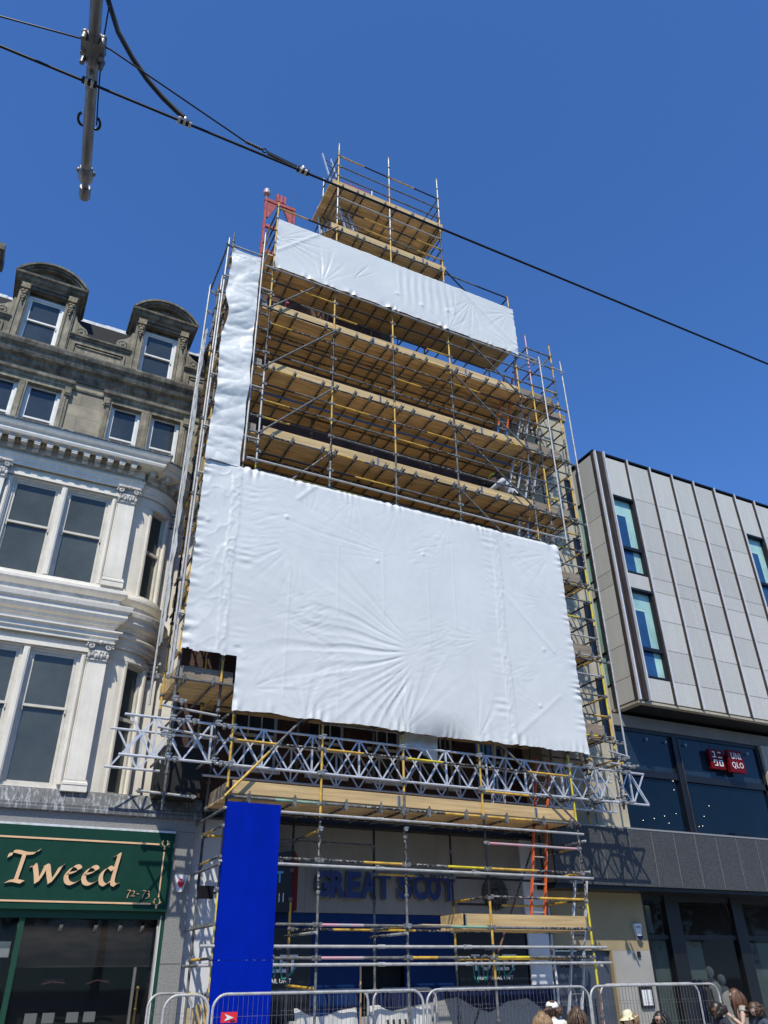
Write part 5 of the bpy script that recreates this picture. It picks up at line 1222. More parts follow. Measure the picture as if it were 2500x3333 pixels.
FANS = [(7.95, 7.7, .62, 3.6, 112, 252, 30, .021, 1), (7.9, 7.5, .7, 2.6, 200, 268, 26, .02, 3), (5.15, 10.15, .5, 1.3, 20, 160, 30, .009, 2), (5.0, 9.8, .6, 1.5, 170, 290, 28, .011, 5), (7.7, 9.9, .5, 3.0, 150, 200, 60, .010, 4),
        (5.3, 5.93, .1, 1.6, 15, 165, 13, .030, 7), (7.5, 5.95, .1, 2.1, 20, 160, 13, .032, 8), (9.25, 5.93, .1, 1.2, 20, 165, 14, .026, 9), (10.0, 5.93, .1, .9, 20, 160, 16, .016, 10), (4.2, 6.4, .1, 1.4, -30, 80, 12, .024, 11), (11.3, 6.7, .35, .9, 40, 200, 34, .010, 12),
        (10.3, 11.0, .2, 1.8, -75, -10, 26, .016, 13), (9.4, 10.2, .4, 1.5, -70, -10, 28, .012, 14), (9.7, 8.3, .4, 1.2, 140, 230, 30, .010, 15), (6.3, 11.2, .2, 1.2, 200, 340, 22, .012, 16), (8.9, 11.2, .2, 1.4, 200, 340, 24, .014, 17), (7.5, 11.3, .2, 1.3, 200, 340, 22, .012, 18), (3.3, 9.0, .15, .8, 0, 360, 16, .012, 19), (3.2, 10.6, .15, .7, 0, 360, 14, .010, 20), (11.6, 9.6, .3, .9, 120, 240, 26, .010, 21), (4.7, 8.0, .3, 2.2, -60, 30, 24, .010, 22), (11.9, 11.0, .2, 1.3, 170, 260, 20, .016, 23)]
def bigfn(x, z):
    d = .012*fbm(x, z, .5, 2)+.0022*fbm(x, z, 3.5, 3)
    q1 = max(0, noise.noise(Vector((x*.8, z*.8, 17)))-.02); q2 = max(0, noise.noise(Vector((x*.9, z*.9, 27)))-.02)
    if q1 > 0: d += .022*q1*(.5-abs(noise.noise(Vector((x*1.6+z*2.2, (z-x*.5)*10, 4)))))
    if q2 > 0: d += .022*q2*(.5-abs(noise.noise(Vector((x*10+z*4, z*1.6-x*.5, 6)))))
    for fi, f in enumerate(FANS): d += (.85 if fi < 2 else .5)*fan(x, z, *f)
    for sx_, w in ((10.17, .12), (3.53, .13)):
        e = math.exp(-((x-sx_-.02*math.sin(z*2))/w)**2)
        if e > .02: d += e*(.010*rid(x*2, z, 5, 4.2)+.006*noise.noise(Vector((x*14, z*9, 1))))+(.008 if abs(x-sx_-.02*math.sin(z*2)) < .11 else 0)
    if x < 3.6: d += .014*rid(x, z, 3.6, 7.7)*(.3+abs(noise.noise(Vector((x, z*.7, 9)))))+.012*noise.noise(Vector((x*3, z*2.2, 6)))
    for lx, za, zb in ((4.85, 6.3, 9.2), (5.95, 8.2, 9.9), (6.0, 6, 7.1), (7.05, 8.3, 10.0), (7.05, 6.0, 7.3), (8.9, 8.4, 10.5), (8.2, 7.9, 9.9)):
        if za < z < zb: d += .006*math.exp(-((x-lx)/.018)**2)
    for a, b, h, w in (((5.45, 11.4), (4.95, 10.85), .014, .05), ((9.3, 12.38), (10.6, 11.0), .012, .06), ((11.6, 7.2), (9.95, 5.9), .007, .05), ((10.3, 9.6), (11.6, 8.3), .010, .05)):
        d += h*ridgef(x, z, a, b, w)
    for t_ in ((6.9, 9.7), (8.1, 10.15), (4.7, 10.3), (11.0, 6.9), (11.3, 8.3), (3.0, 9.8)): d += .022*math.exp(-(((x-t_[0])/.04)**2+((z-t_[1])/.04)**2))
    d += edgecr(11.42-z, x, .26, 38, .022, 1)+edgecr(z-5.93, x, .26, 34, .022, 2)+edgecr(12.23-x, z, .2, 41, .018, 3)+edgecr(x-2.79, z, .2, 35, .018, 4)+edgecr(abs(x-9.95), z, .22, 47, .004, 31)+edgecr(abs(x-3.85), z, .25, 43, .005, 32)
    if z < 7.2 and x < 4.1: d += edgecr(abs(x-3.87), z, .1, 22, .02, 5)+edgecr(abs(z-7.0), x, .1, 22, .018, 6)
    # slack bulge along the bottom, third bay
    if 7.5 < x < 9.3 and z < 6.5: d += -.16*math.sin(math.pi*(x-7.5)/1.8)*max(0, (6.5-z)/.6)**2
    if z > 11.27: d -= ((z-11.27)*1.25)**1.2*1.1
    return d+.03
def bigedge(x, z, u, w):
    jx = .022*noise.noise(Vector((z*3.1, 0, 5)))+.012*noise.noise(Vector((z*11, 0, 5))); jz = .016*noise.noise(Vector((x*2.7, 0, 8)))+.012*noise.noise(Vector((x*10, 0, 8)))
    sag = 0
    if w < .12: 
        s_ = [3.87, 5.3, 5.76, 7.53, 9.3, 9.95, 11.3, 12.2]
        for a, b in zip(s_[:-1], s_[1:]):
            if a < x < b: sag = .035*math.sin(math.pi*(x-a)/(b-a))
    k = max(0, 1-w/.12); k2 = max(0, (w-.9)/.1)
    return (x+jx*(max(0, 1-u/.02)+max(0, (u-.98)/.02))+(.03*max(0, (u-.9)/.1)*(-1 if w > .5 else 0)), z+jz*(max(0, 1-w/.03)+k2)+sag*k-.03*k2*math.sin(x*1.4))
def bigkeep(x, z): 
    return not (x < 3.87+.02*noise.noise(Vector((z*6, 1, 1))) and z < 6.98+.04*noise.noise(Vector((x*6, 2, 1))))
sheetmesh('plastic_sheet', 2.79, 12.23, 5.93, 11.43, .0245, bigfn, bigkeep, bigedge, y=13.955, label='largest white plastic sheet, wrinkled, covering the middle of the scaffold above the silver girders')
def topfn(x, z):
    d = .012*fbm(x, z, .7, 2)+.002*fbm(x, z, 4, 3)
    for f in ((4.0, 19.0, .1, 1.2, -60, 60, 24, .02, 1), (5.3, 17.85, .1, 1.3, 20, 160, 20, .02, 2), (9.3, 17.85, .1, 1.2, 20, 160, 18, .02, 3), (10.2, 19.4, .15, 1.4, 200, 330, 22, .024, 4), (11.7, 18.0, .1, 1.0, 90, 180, 20, .022, 5), (6.2, 18.4, .1, .8, 30, 80, 22, .022, 6), (11.6, 19.5, .1, 1.2, 180, 260, 20, .018, 7)): d += fan(x, z, *f)
    if 7.6 < x < 9.6: d += .010*math.sin(x*24+2*noise.noise(Vector((x, z, 1))))*max(0, math.sin(math.pi*(z-18.1)/1.7)) if 18.1 < z < 19.8 else 0
    for a, b, h, w in (((3.96, 18.45), (5.5, 20.1), .014, .05), ((11.7, 18.2), (9.6, 19.9), .014, .06)): d += h*ridgef(x, z, a, b, w)
    for t_ in ((8.4, 18.4), (7.6, 18.5), (9.3, 18.6)): d += .022*math.exp(-(((x-t_[0])/.06)**2+((z-t_[1])/.06)**2))
    d += edgecr(19.83-z, x, .12, 18, .02, 11)+edgecr(z-17.83, x, .14, 24, .026, 12)+edgecr(11.75-x, z, .12, 24, .026, 13)+edgecr(x-3.93, z, .12, 24, .024, 14)
    if z > 19.72: d -= (z-19.72)*1.2
    return d+.04
def topedge(x, z, u, w):
    j = .03*noise.noise(Vector((x*3, 0, 2)))*(max(0, 1-w/.05)+max(0, (w-.95)/.05)); jx = .035*noise.noise(Vector((z*5, 0, 2)))*(max(0, 1-u/.02)+max(0, (u-.98)/.02))
    sag = .05*math.sin(x*3.5)*w*(1 if w > .8 else 0)*(w-.8)*5
    return x+jx, z+j-sag
sheetmesh('plastic_sheet', 3.93, 11.75, 17.83, 19.84, .024, topfn, None, topedge, y=13.955, label='long white plastic sheet stretched along the top lift of the scaffold under the roof tower')
def narfn(x, z):
    u = (x-2.76)/.8
    cr = lambda a, b, s_, q: abs(noise.noise(Vector((a*s_, b*s_, q))))
    ux, uz = x*.8+z*.35, z-x*.45
    wx_ = .12*noise.noise(Vector((x*2, z*2, 7)))
    d = .05*noise.noise(Vector((x*1.3, z*.7, 1)))+.11*cr(ux*.7+wx_, uz*1.3, .8, 3)+.055*cr(x*.8+uz*.3+wx_, uz*1.3, 1.7, 5)+.020*cr(x-.3*z, z+.2*x, 4.3, 8)+.004*cr(x, z, 9, 2)
    d += edgecr(x-2.76, z, .12, 14, .035, 21)
    return d+.05
def naredge(x, z, u, w):
    l = 2.78-.03*math.sin(z*1.3)+.03*noise.noise(Vector((z*2, 0, 1)))
    if 14.9 < z < 16.1: l += .12*math.sin(math.pi*(z-14.9)/1.2)
    r = 3.55+.025*noise.noise(Vector((z*1.5, 3, 1)))
    return l+(r-l)*u, z-.05*math.sin(u*3)*(w > .97)
sheetmesh('plastic_sheet', 2.78, 3.55, 11.28, 17.93, .022, narfn, None, naredge, y=13.97, label='narrow crumpled white plastic sheet hanging down the left edge of the scaffold')
ss = sheetmesh('plastic_sheet', 14.72, 15.12, 7.4, 15.8, .03, lambda x, z: .06*abs(noise.noise(Vector((x*2, z*1.1, 5))))+.03*abs(noise.noise(Vector((x*4, z*3, 5))))+.01*fbm(x, z, 4), None, lambda x, z, u, w: (x+.05*noise.noise(Vector((z*1.2, 1, u))), z), y=0, label='thin strip of white plastic sheet on the left side face of the scaffold')
for v in ss.data.vertices: v.co = Vector((2.60+v.co.y, v.co.x, v.co.z))
sheetmesh('plastic_sheet', 7.6, 8.5, 5.62, 6.05, .03, lambda x, z: .05*abs(noise.noise(Vector((x*3, z*2, 1))))+.03*math.sin(x*9+z*3), None, lambda x, z, u, w: (x, z+.10*math.sin(x*5)*(1-w)), y=14.36, label='small torn piece of white plastic sheet hanging behind the front lattice girder')
dn = MB(); 
for i in range(1): dn.box(2.95, 3.75, 15.2, 15.9, 4.6, 5.5)
dn.build('dark_box', M['dark'], SL)  # plain solid dark box behind the lower left tubes
# ================================================================ red hoist frame on the roof
HF = thing('hoist_frame', 'red steel hoist frame with a lamp, standing on the roof left of the top sheet', 'hoist', (4.4, 15.6, 16.9))
yh = 15.6; xl, xr = 3.96, 4.88
for x in (xl, xr):
    h = MB(); h.box(x-.035, x+.035, yh-.04, yh+.04, 16.9, 22.46); h.build('upright', M['redsteel'], HF)
h = MB(); h.box(xl-.05, xr+.05, yh-.05, yh+.05, 22.48, 22.60)
for s_, x in ((1, xl), (-1, xr)): h.prism([(x+s_*.05, 22.44), (x+s_*.36, 22.44), (x+s_*.10, 21.75), (x+s_*.05, 21.75)], yh-.03, yh+.03)
h.build('head_frame', M['redsteel'], HF)
for z0, z1 in ((21.32, 21.44), (20.2, 20.3)): MB().box(xl+.036, xr-.036, yh-.035, yh+.035, z0, z1).build('cross_bar', M['redsteel'], HF)
h = MB()
for x in (4.31, 4.43, 4.55): h.box(x-.035, x+.035, yh-.05, yh+.05, 22.63, 22.98)
h.box(4.27, 4.59, yh-.04, yh+.04, 22.70, 22.78); h.build('pulley_head', M['redsteel'], HF)
h = MB(); h.tube([(xl, yh, 22.6), (xl, yh, 22.85)], .015, 6); h.ball((xl, yh, 22.95), .11, 10); h.tube([(xl, yh, 22.82), (xl, yh, 22.93)], .11, 10); h.tube([(xl, yh, 23.04), (xl, yh, 23.10)], .03, 6); h.build('lamp', M['pink'], HF)
MB().tube([(xr+.03, yh, 22.6), (xr+.05, yh, 23.5)], .008, 5).build('aerial', M['wire'], HF)
MB().box(4.3, 5.4, 15.95, 16.05, 16.9, 17.05).build('base_beam', M['redsteel'], HF)

# ================================================================ overhead tram wires
def sagline(a, b, n=24, sag=.0): 
    a, b = Vector(a), Vector(b); return [a.lerp(b, i/n)+Vector((0, 0, -sag*4*(i/n)*(1-i/n))) for i in range(n+1)]
AR = thing('catenary_arm', 'grey steel bracket arm with clamps reaching in from the top left over the street', 'bracket arm', (-.3, 1.8, 5.3))
pA = at(322, -120, z=5.30); pB = at(280, 560, z=5.30); pC = at(276, 628, z=5.30)
dA = (pB-pA).normalized(); base = pA-dA*9.5
MB().tube([base, pA, pB], .0265, 12).build('arm_tube', M['armsteel'], AR)
ax = dA; sx_ = ax.cross(Vector((0, 0, 1))).normalized()
def along(v): 
    """point on the arm seen at photo row v"""
    lo, hi = 0.0, 1.0
    a0, b0 = -120, 560
    import math as _m
    best = None
    for i in range(400):
        p = pA.lerp(pB, i/399*1.15)
        c = RC.transposed() @ (p-EYE); vv = pcy+fpx*c.y/c.z
        if best is None or abs(vv-v) < best[0]: best = (abs(vv-v), p)
    return best[1]
m = MB(); c = along(150)
m.tube([along(108), along(125), along(200), along(212)], 0, 10, radii=[.030, .037, .035, .028])
m.obox(c, ax*.035, sx_*.050, Vector((0, 0, 1))*.036)
for s_ in (-1, 1):
    for t_ in (115, 165, 195): q = along(t_)+sx_*s_*.040; m.ball(tuple(q), .016, 8); m.tube([q, q+Vector((0, 0, -.05))], .012, 6)
m.ball(tuple(along(228)+Vector((0, 0, -.03))), .014, 8)
m.build('clamp_casting', M['armsteel'], AR)
c = along(395)
for s_ in (-1, 1):
    m = MB()
    for k in range(6): t_ = -1.2+k*.48; m.tube([c+sx_*s_*(.03+.022*math.cos(t_))+ax*.035*math.sin(t_), c+sx_*s_*(.03+.022*math.cos(t_+.48))+ax*.035*math.sin(t_+.48)], .007, 6)
    m.build('ring_clamp', M['blackframe'], AR)
m = MB(); m.tube([pB-ax*.03, pB-ax*.01, pB+ax*.05, pB+ax*.06], 0, 12, radii=[.03, .038, .036, .024])
for s_ in (-1, 1): m.ball(tuple(pB+sx_*s_*.036), .015, 8)
m.tube([pB+ax*.06, pC-ax*.03], .018, 8); m.tube([pC-ax*.04, pC-ax*.02, pC+ax*.03, pC+ax*.04], 0, 12, radii=[.026, .031, .029, .02])
m.build('end_fitting', M['armsteel'], AR)
MB().tube([along(30)+sx_*.045+Vector((0, 0, .06)), along(150)+sx_*.036, along(300)+sx_*.034, along(400)+sx_*.036], .0035, 5).build('stay_wire', M['wire'], AR)
# contact wire parallel to the facades
W0 = at(0, 150, z=5.2); W1 = at(2500, 1185, z=5.2)
CW = thing('contact_wire', 'long black overhead wire crossing the whole sky from left edge to right edge', 'wire', tuple(W0))
dW = (W1-W0); MB().tube([W0-dW*2.5, W0, W0.lerp(W1, .5), W1, W1+dW*9], .0065, 8).build('wire', M['wire'], CW)
def onwire(u): 
    best = None
    for i in range(600):
        p = W0.lerp(W1, i/599); c = RC.transposed() @ (p-EYE); uu = pcx+fpx*c.x/c.z
        if best is None or abs(uu-u) < best[0]: best = (abs(uu-u), p)
    return best[1]
def wclamp(u, k=3):
    m = MB(); d = dW.normalized(); c = onwire(u)
    m.obox(c+Vector((0, 0, .006)), d*.032, d.cross(Vector((0, 0, 1)))*.011, Vector((0, 0, .012)))
    for i in range(k): 
        q = c+d*(.026*(i-(k-1)/2)); m.tube([q-Vector((0, .016, 0)), q+Vector((0, .016, 0))], .0085, 8, 1)
    m.tube([c+Vector((0, 0, .012)), c+Vector((0, 0, .036))], .0095, 8, 1)
    m.build('wire_clamp', [M['blackframe'], M['insul']], CW)
wclamp(603); wclamp(985, 2); wclamp(292, 2)
UW = thing('stay_wire', 'thin black overhead wire from the left edge through the arm clamp to the long wire', 'wire', (0, 2.3, 5.2))
uL = at(0, 53, z=5.32); uM = at(300, 135, z=5.32); uJ = onwire(870)+Vector((0, -.005, .03)); uK = at(800, 462, z=5.24)
MB().tube([uL-(uM-uL)*3, uL, uM, uM+Vector((.03, .01, 0))], .0042, 6).build('wire', M['wire'], UW)
u2 = at(358, 160, z=5.31); MB().tube([uM, u2, u2.lerp(uK, .5), uK], .0042, 6).build('wire', M['wire'], UW)
m = MB(); m.tube([uK, uK.lerp(uJ, .7)], .0072, 8)
for i in range(9): q = uK.lerp(uJ, .08*i); m.tube([q, q+(uJ-uK)*.03], .0088, 6, 1)
m.build('splice', [M['blackframe'], M['armsteel']], UW)
m = MB(); a_ = uK.lerp(uJ, .7); d = (uJ-a_); s2 = d.cross(Vector((0, 1, .3))).normalized()*.012
m.tube([a_, a_+d*.5+s2, uJ, a_+d*.5-s2, a_], .004, 6); m.build('thimble_loop', M['blackframe'], UW)
MB().bar(uJ+Vector((0, 0, -.006)), onwire(975)+Vector((0, 0, .012)), .008, .02).build('link_plate', M['blackframe'], UW)
CC = thing('jumper_cable', 'thick curved black cable hanging from the top edge to the long wire', 'cable', (0, 2, 5.6))
cp_ = [at(u, v, z=z_) for u, v, z_ in ((340, -160, 5.75), (352, 0, 5.62), (385, 105, 5.50), (432, 190, 5.42), (480, 260, 5.36), (530, 318, 5.30), (575, 362, 5.26), (598, 382, 5.235))]
MB().tube(cp_, .0125, 10).build('cable', M['rubber'], CC)

bpn = thing('black_plate', 'small black plate fixed between the tubes left of the tall blue panel', 'plate', (4.0, 14.9, 3.1))
p_ = at(668, 2905, y=14.95); MB().box(p_.x-.14, p_.x+.15, 14.94, 14.96, p_.z-.10, p_.z+.11).build('plate', M['blackframe'], bpn)
MB().box(p_.x-.16, p_.x+.20, 14.965, 14.985, p_.z-.02, p_.z+.02).build('bracket', M['galvdull'], bpn)
# ================================================================ mesh fence panels
def fence(x0, y0, x1, y1, label, group='mesh fence panels round the scaffold', h=2.0, sign=False):
    t = thing('fence_panel', label, 'fence', (x0, y0, GZ), group)
    a, b = Vector((x0, y0, 0)), Vector((x1, y1, 0)); L = (b-a).length; d = (b-a)/L; r = .20; up = Vector((0, 0, 1)); zb, zt = GZ+.16, GZ+h
    P = [a+up*zb, a+up*(zt-r)]
    for i in range(1, 7): q = math.pi/2*i/6; P.append(a+d*(r-r*math.cos(q))+up*(zt-r+r*math.sin(q)))
    for i in range(7): q = math.pi/2*i/6; P.append(b-d*(r-r*math.sin(q))+up*(zt-r+r*math.cos(q)))
    P.append(b+up*zb); P.append(a+up*zb)
    MB().tube(P, .020, 8).build('frame', M['galv'], t)
    w = MB(); n = int(L/.075)
    for i in range(1, n):
        x = L*i/n; top = zt if r < x < L-r else zt-r+math.sqrt(max(0, r*r-(r-min(x, L-x))**2))
        w.tube([a+d*x+up*zb, a+d*x+up*top], .0022, 4, cap=False)
    for z in (GZ+.5, GZ+1.0, GZ+1.35, GZ+1.72): w.tube([a+up*z, b+up*z], .003, 4, cap=False)
    w.build('mesh', M['galvdull'], t)
    for c in (a, b): MB().box(c.x-.12, c.x+.12, c.y-.34, c.y+.34, GZ, GZ+.13).build('foot_block', M['rubber'], t)
    return t
f1 = fence(3.72, 13.0, 7.20, 13.0, 'front mesh fence panel before the tall blue panel, with a small red notice')
f2 = fence(7.27, 13.0, 10.6, 13.0, 'front mesh fence panel in the middle, before the long contractor banner')
f3 = fence(10.63, 13.0, 13.85, 13.05, 'front mesh fence panel at the right end, by the shop windows')
f0 = fence(3.02, 13.03, 3.66, 13.0, 'narrow mesh fence panel at the left end, beside the granite pilaster')
fence(4.95, 15.1-.35, 7.05, 14.75, 'rear mesh fence panel inside the scaffold, right of the tall blue panel')
fence(7.15, 14.75, 8.45, 14.75, 'rear mesh fence panel before the dark doorway')
fence(8.52, 14.95, 11.85, 14.95, 'rear mesh fence panel in front of the white contractor banner')
fence(12.2, 14.6, 14.6, 14.3, 'rear mesh fence panel before the blue grey door')
fence(3.15, 14.7, 3.9, 14.9, 'short rear mesh fence panel before the white hoarding')
hs = thing('hazard_notice', 'small red notice with a white arrow tied to the front fence', 'notice', (3.96, 12.96, 1.1))
MB().box(3.84, 4.08, 12.955, 12.965, 1.12, 1.25).build('plate', M['red'], hs)
a = MB(); a.prism([(3.89, 1.14), (4.03, 1.18), (3.89, 1.23), (3.93, 1.185)], 12.949, 12.954); a.build('arrow', M['signtext'], hs)
MB().box(3.98, 4.05, 12.947, 12.9485, 1.135, 1.15).build('print', M['navy'], hs)

# ================================================================ the park trees across the street (behind the viewer, mirrored in the glass)
leaf = mat('park_foliage', (.045, .075, .022), .8, col2=(.015, .03, .01), scale=1.2, thr=(.35, .65))
wd = MB(); r9 = random.Random(4)
for i in range(26):
    cx, cy, cz, rr = -62+i*7+r9.uniform(-2, 2), -27+r9.uniform(-4, 4), r9.uniform(6.5, 9.5), r9.uniform(4.2, 6)
    wd.tube([(cx, cy, GZ-.1), (cx+.2, cy, 3), (cx, cy, cz)], 0, 7, 1, radii=[.35, .28, .12])
    for k in range(420):
        a, b, q = r9.uniform(0, 6.283), math.acos(r9.uniform(-.75, 1)), rr*r9.uniform(.6, 1)**.5
        c = Vector((cx+q*math.sin(b)*math.cos(a), cy+q*math.sin(b)*math.sin(a), cz+q*math.cos(b)*.95)); u_ = Vector((r9.uniform(-1, 1), r9.uniform(-1, 1), r9.uniform(-1, 1))).normalized(); w_3 = u_.orthogonal().normalized()*r9.uniform(.35, .8); u_ = u_*r9.uniform(.3, .7)
        wd.add([c-w_3, c-u_*.6, c+w_3, c+u_*.6], [(0, 1, 2, 3)], 0)
wd.build('woodland', [leaf, mat('park_bark', (.06, .05, .04), .9)], kind='stuff')
struct('lawn', MB().box(-120, 160, -60, -18, GZ+.004, GZ+.02), mat('park_grass', (.05, .09, .025), .9, var=.3))

# ================================================================ people
SKIN = {'light': mat('light_skin', (.52, .33, .25), .55, var=.1), 'tan': mat('tan_skin', (.40, .24, .16), .55, var=.1), 'brown': mat('brown_skin', (.17, .085, .05), .5, var=.1)}
HAIR = {'dark': mat('dark_brown_hair', (.018, .011, .008), .45, var=.4, scale=40), 'brown': mat('brown_hair', (.085, .045, .024), .5, var=.5, scale=40), 'auburn': mat('auburn_hair', (.11, .045, .02), .5, var=.5, scale=40), 'pink': mat('pink_hair', (.70, .02, .16), .5, var=.3, scale=30), 'fair': mat('fair_hair', (.25, .15, .07), .5, var=.4, scale=40)}
CL = lambda n, c: mat(n, c, .85, var=.2, scale=6)
CLO = {'navy': CL('navy_cloth', (.018, .02, .032)), 'denim': CL('denim_cloth', (.05, .06, .085)), 'white': CL('white_cloth', (.7, .69, .66)), 'grey': CL('light_grey_cloth', (.46, .47, .50)), 'black': CL('black_cloth', (.014, .014, .015)), 'stone': CL('stone_cloth', (.30, .27, .22)), 'pinkc': CL('pink_cloth', (.55, .12, .2)), 'cream': CL('cream_felt', (.66, .60, .40)), 'hivis': CL('hi_vis_yellow', (.5, .65, .06)), 'lips': CL('lips', (.30, .09, .08)), 'lens': mat('dark_lens', (.008, .007, .006), .15)}

def headmesh(mb, c, yaw, pitch, hgt, sk_mi=0, lip_mi=1):
    """head with brow, nose, mouth, chin and ears; c = centre"""
    n, k = 26, 22; R = hgt/2; Rm = Matrix.Rotation(yaw, 3, 'Z') @ Matrix.Rotation(pitch, 3, 'X'); v = []; f = []; lips = []
    G = lambda a, b, s, t_, u_, w_: math.exp(-((a-s)/u_)**2-((b-t_)/w_)**2)
    for i in range(k+1):
        ph = math.pi*i/k
        for j in range(n):
            th = 2*math.pi*j/n; x = math.sin(ph)*math.sin(th); y = -math.sin(ph)*math.cos(th); z = math.cos(ph)
            wx, wy = .72, .86
            if z < 0: wx *= 1-.30*(-z)**1.3; wy *= 1-.10*(-z)
            px, py, pz = x*wx, y*wy, z
            if y < 0:
                e = 0
                e += .17*G(px, pz, 0, -.22, .10, .17)*(1 if pz > -.36 else .4)+.06*G(px, pz, 0, -.05, .07, .14)     # nose
                e -= .055*(G(px, pz, .27, .02, .14, .10)+G(px, pz, -.27, .02, .14, .10))                               # eye sockets
                e += .04*G(px, pz, 0, .18, .4, .10)+.045*G(px, pz, 0, -.52, .16, .07)+.06*G(px, pz, 0, -.85, .22, .14)    # brow, lips, chin
                e += .03*(G(px, pz, .36, -.2, .15, .15)+G(px, pz, -.36, -.2, .15, .15))
                py -= e
            v.append(Vector(c)+Rm @ (Vector((px, py, pz))*R))
    base = len(mb.v); mb.v += [tuple(q) for q in v]
    for i in range(k):
        for j in range(n):
            u = (j+1) % n; th = 2*math.pi*(j+.5)/n; z = math.cos(math.pi*(i+.5)/k); front = abs((th+math.pi) % (2*math.pi)-math.pi) < .33
            mb.f.append([base+i*n+j, base+(i+1)*n+j, base+(i+1)*n+u, base+i*n+u]); mb.m.append(lip_mi if (front and -.58 < z < -.46) else sk_mi); mb.sm.append(True)
    for s_ in (-1, 1):
        e = Vector(c)+Rm @ Vector((s_*.72*R, .04*R, -.05*R)); mb.ball(tuple(e), .2*R, 8, sk_mi, (.4, .7, 1))
        e = Vector(c)+Rm @ Vector((s_*.26*R, -.80*R, .02*R)); mb.ball(tuple(e), .10*R, 8, 2)
    return Rm, R
def skinbody(J, E, root):
    me = bpy.data.meshes.new('b'); keys = list(J); me.from_pydata([J[k][0] for k in keys], [(keys.index(a), keys.index(b)) for a, b in E], [])
    o = bpy.data.objects.new('b', me); COL.objects.link(o); md = o.modifiers.new('s', 'SKIN'); md.use_smooth_shade = True
    if not me.skin_vertices: 
        bm = bmesh.new(); bm.from_mesh(me); bm.verts.layers.skin.verify(); bm.to_mesh(me); bm.free()
    for i, k in enumerate(keys):
        r = J[k][1]; sv = me.skin_vertices[0].data[i]; sv.radius = r if isinstance(r, tuple) else (r, r); sv.use_root = (k == root)
    sb = o.modifiers.new('u', 'SUBSURF'); sb.levels = 1; sb.render_levels = 1
    bpy.context.view_layer.update(); dg = bpy.context.evaluated_depsgraph_get(); m2 = bpy.data.meshes.new_from_object(o.evaluated_get(dg))
    v = [tuple(q.co) for q in m2.vertices]; f = [tuple(p.vertices) for p in m2.polygons]
    bpy.data.objects.remove(o); bpy.data.meshes.remove(me); bpy.data.meshes.remove(m2); return v, f
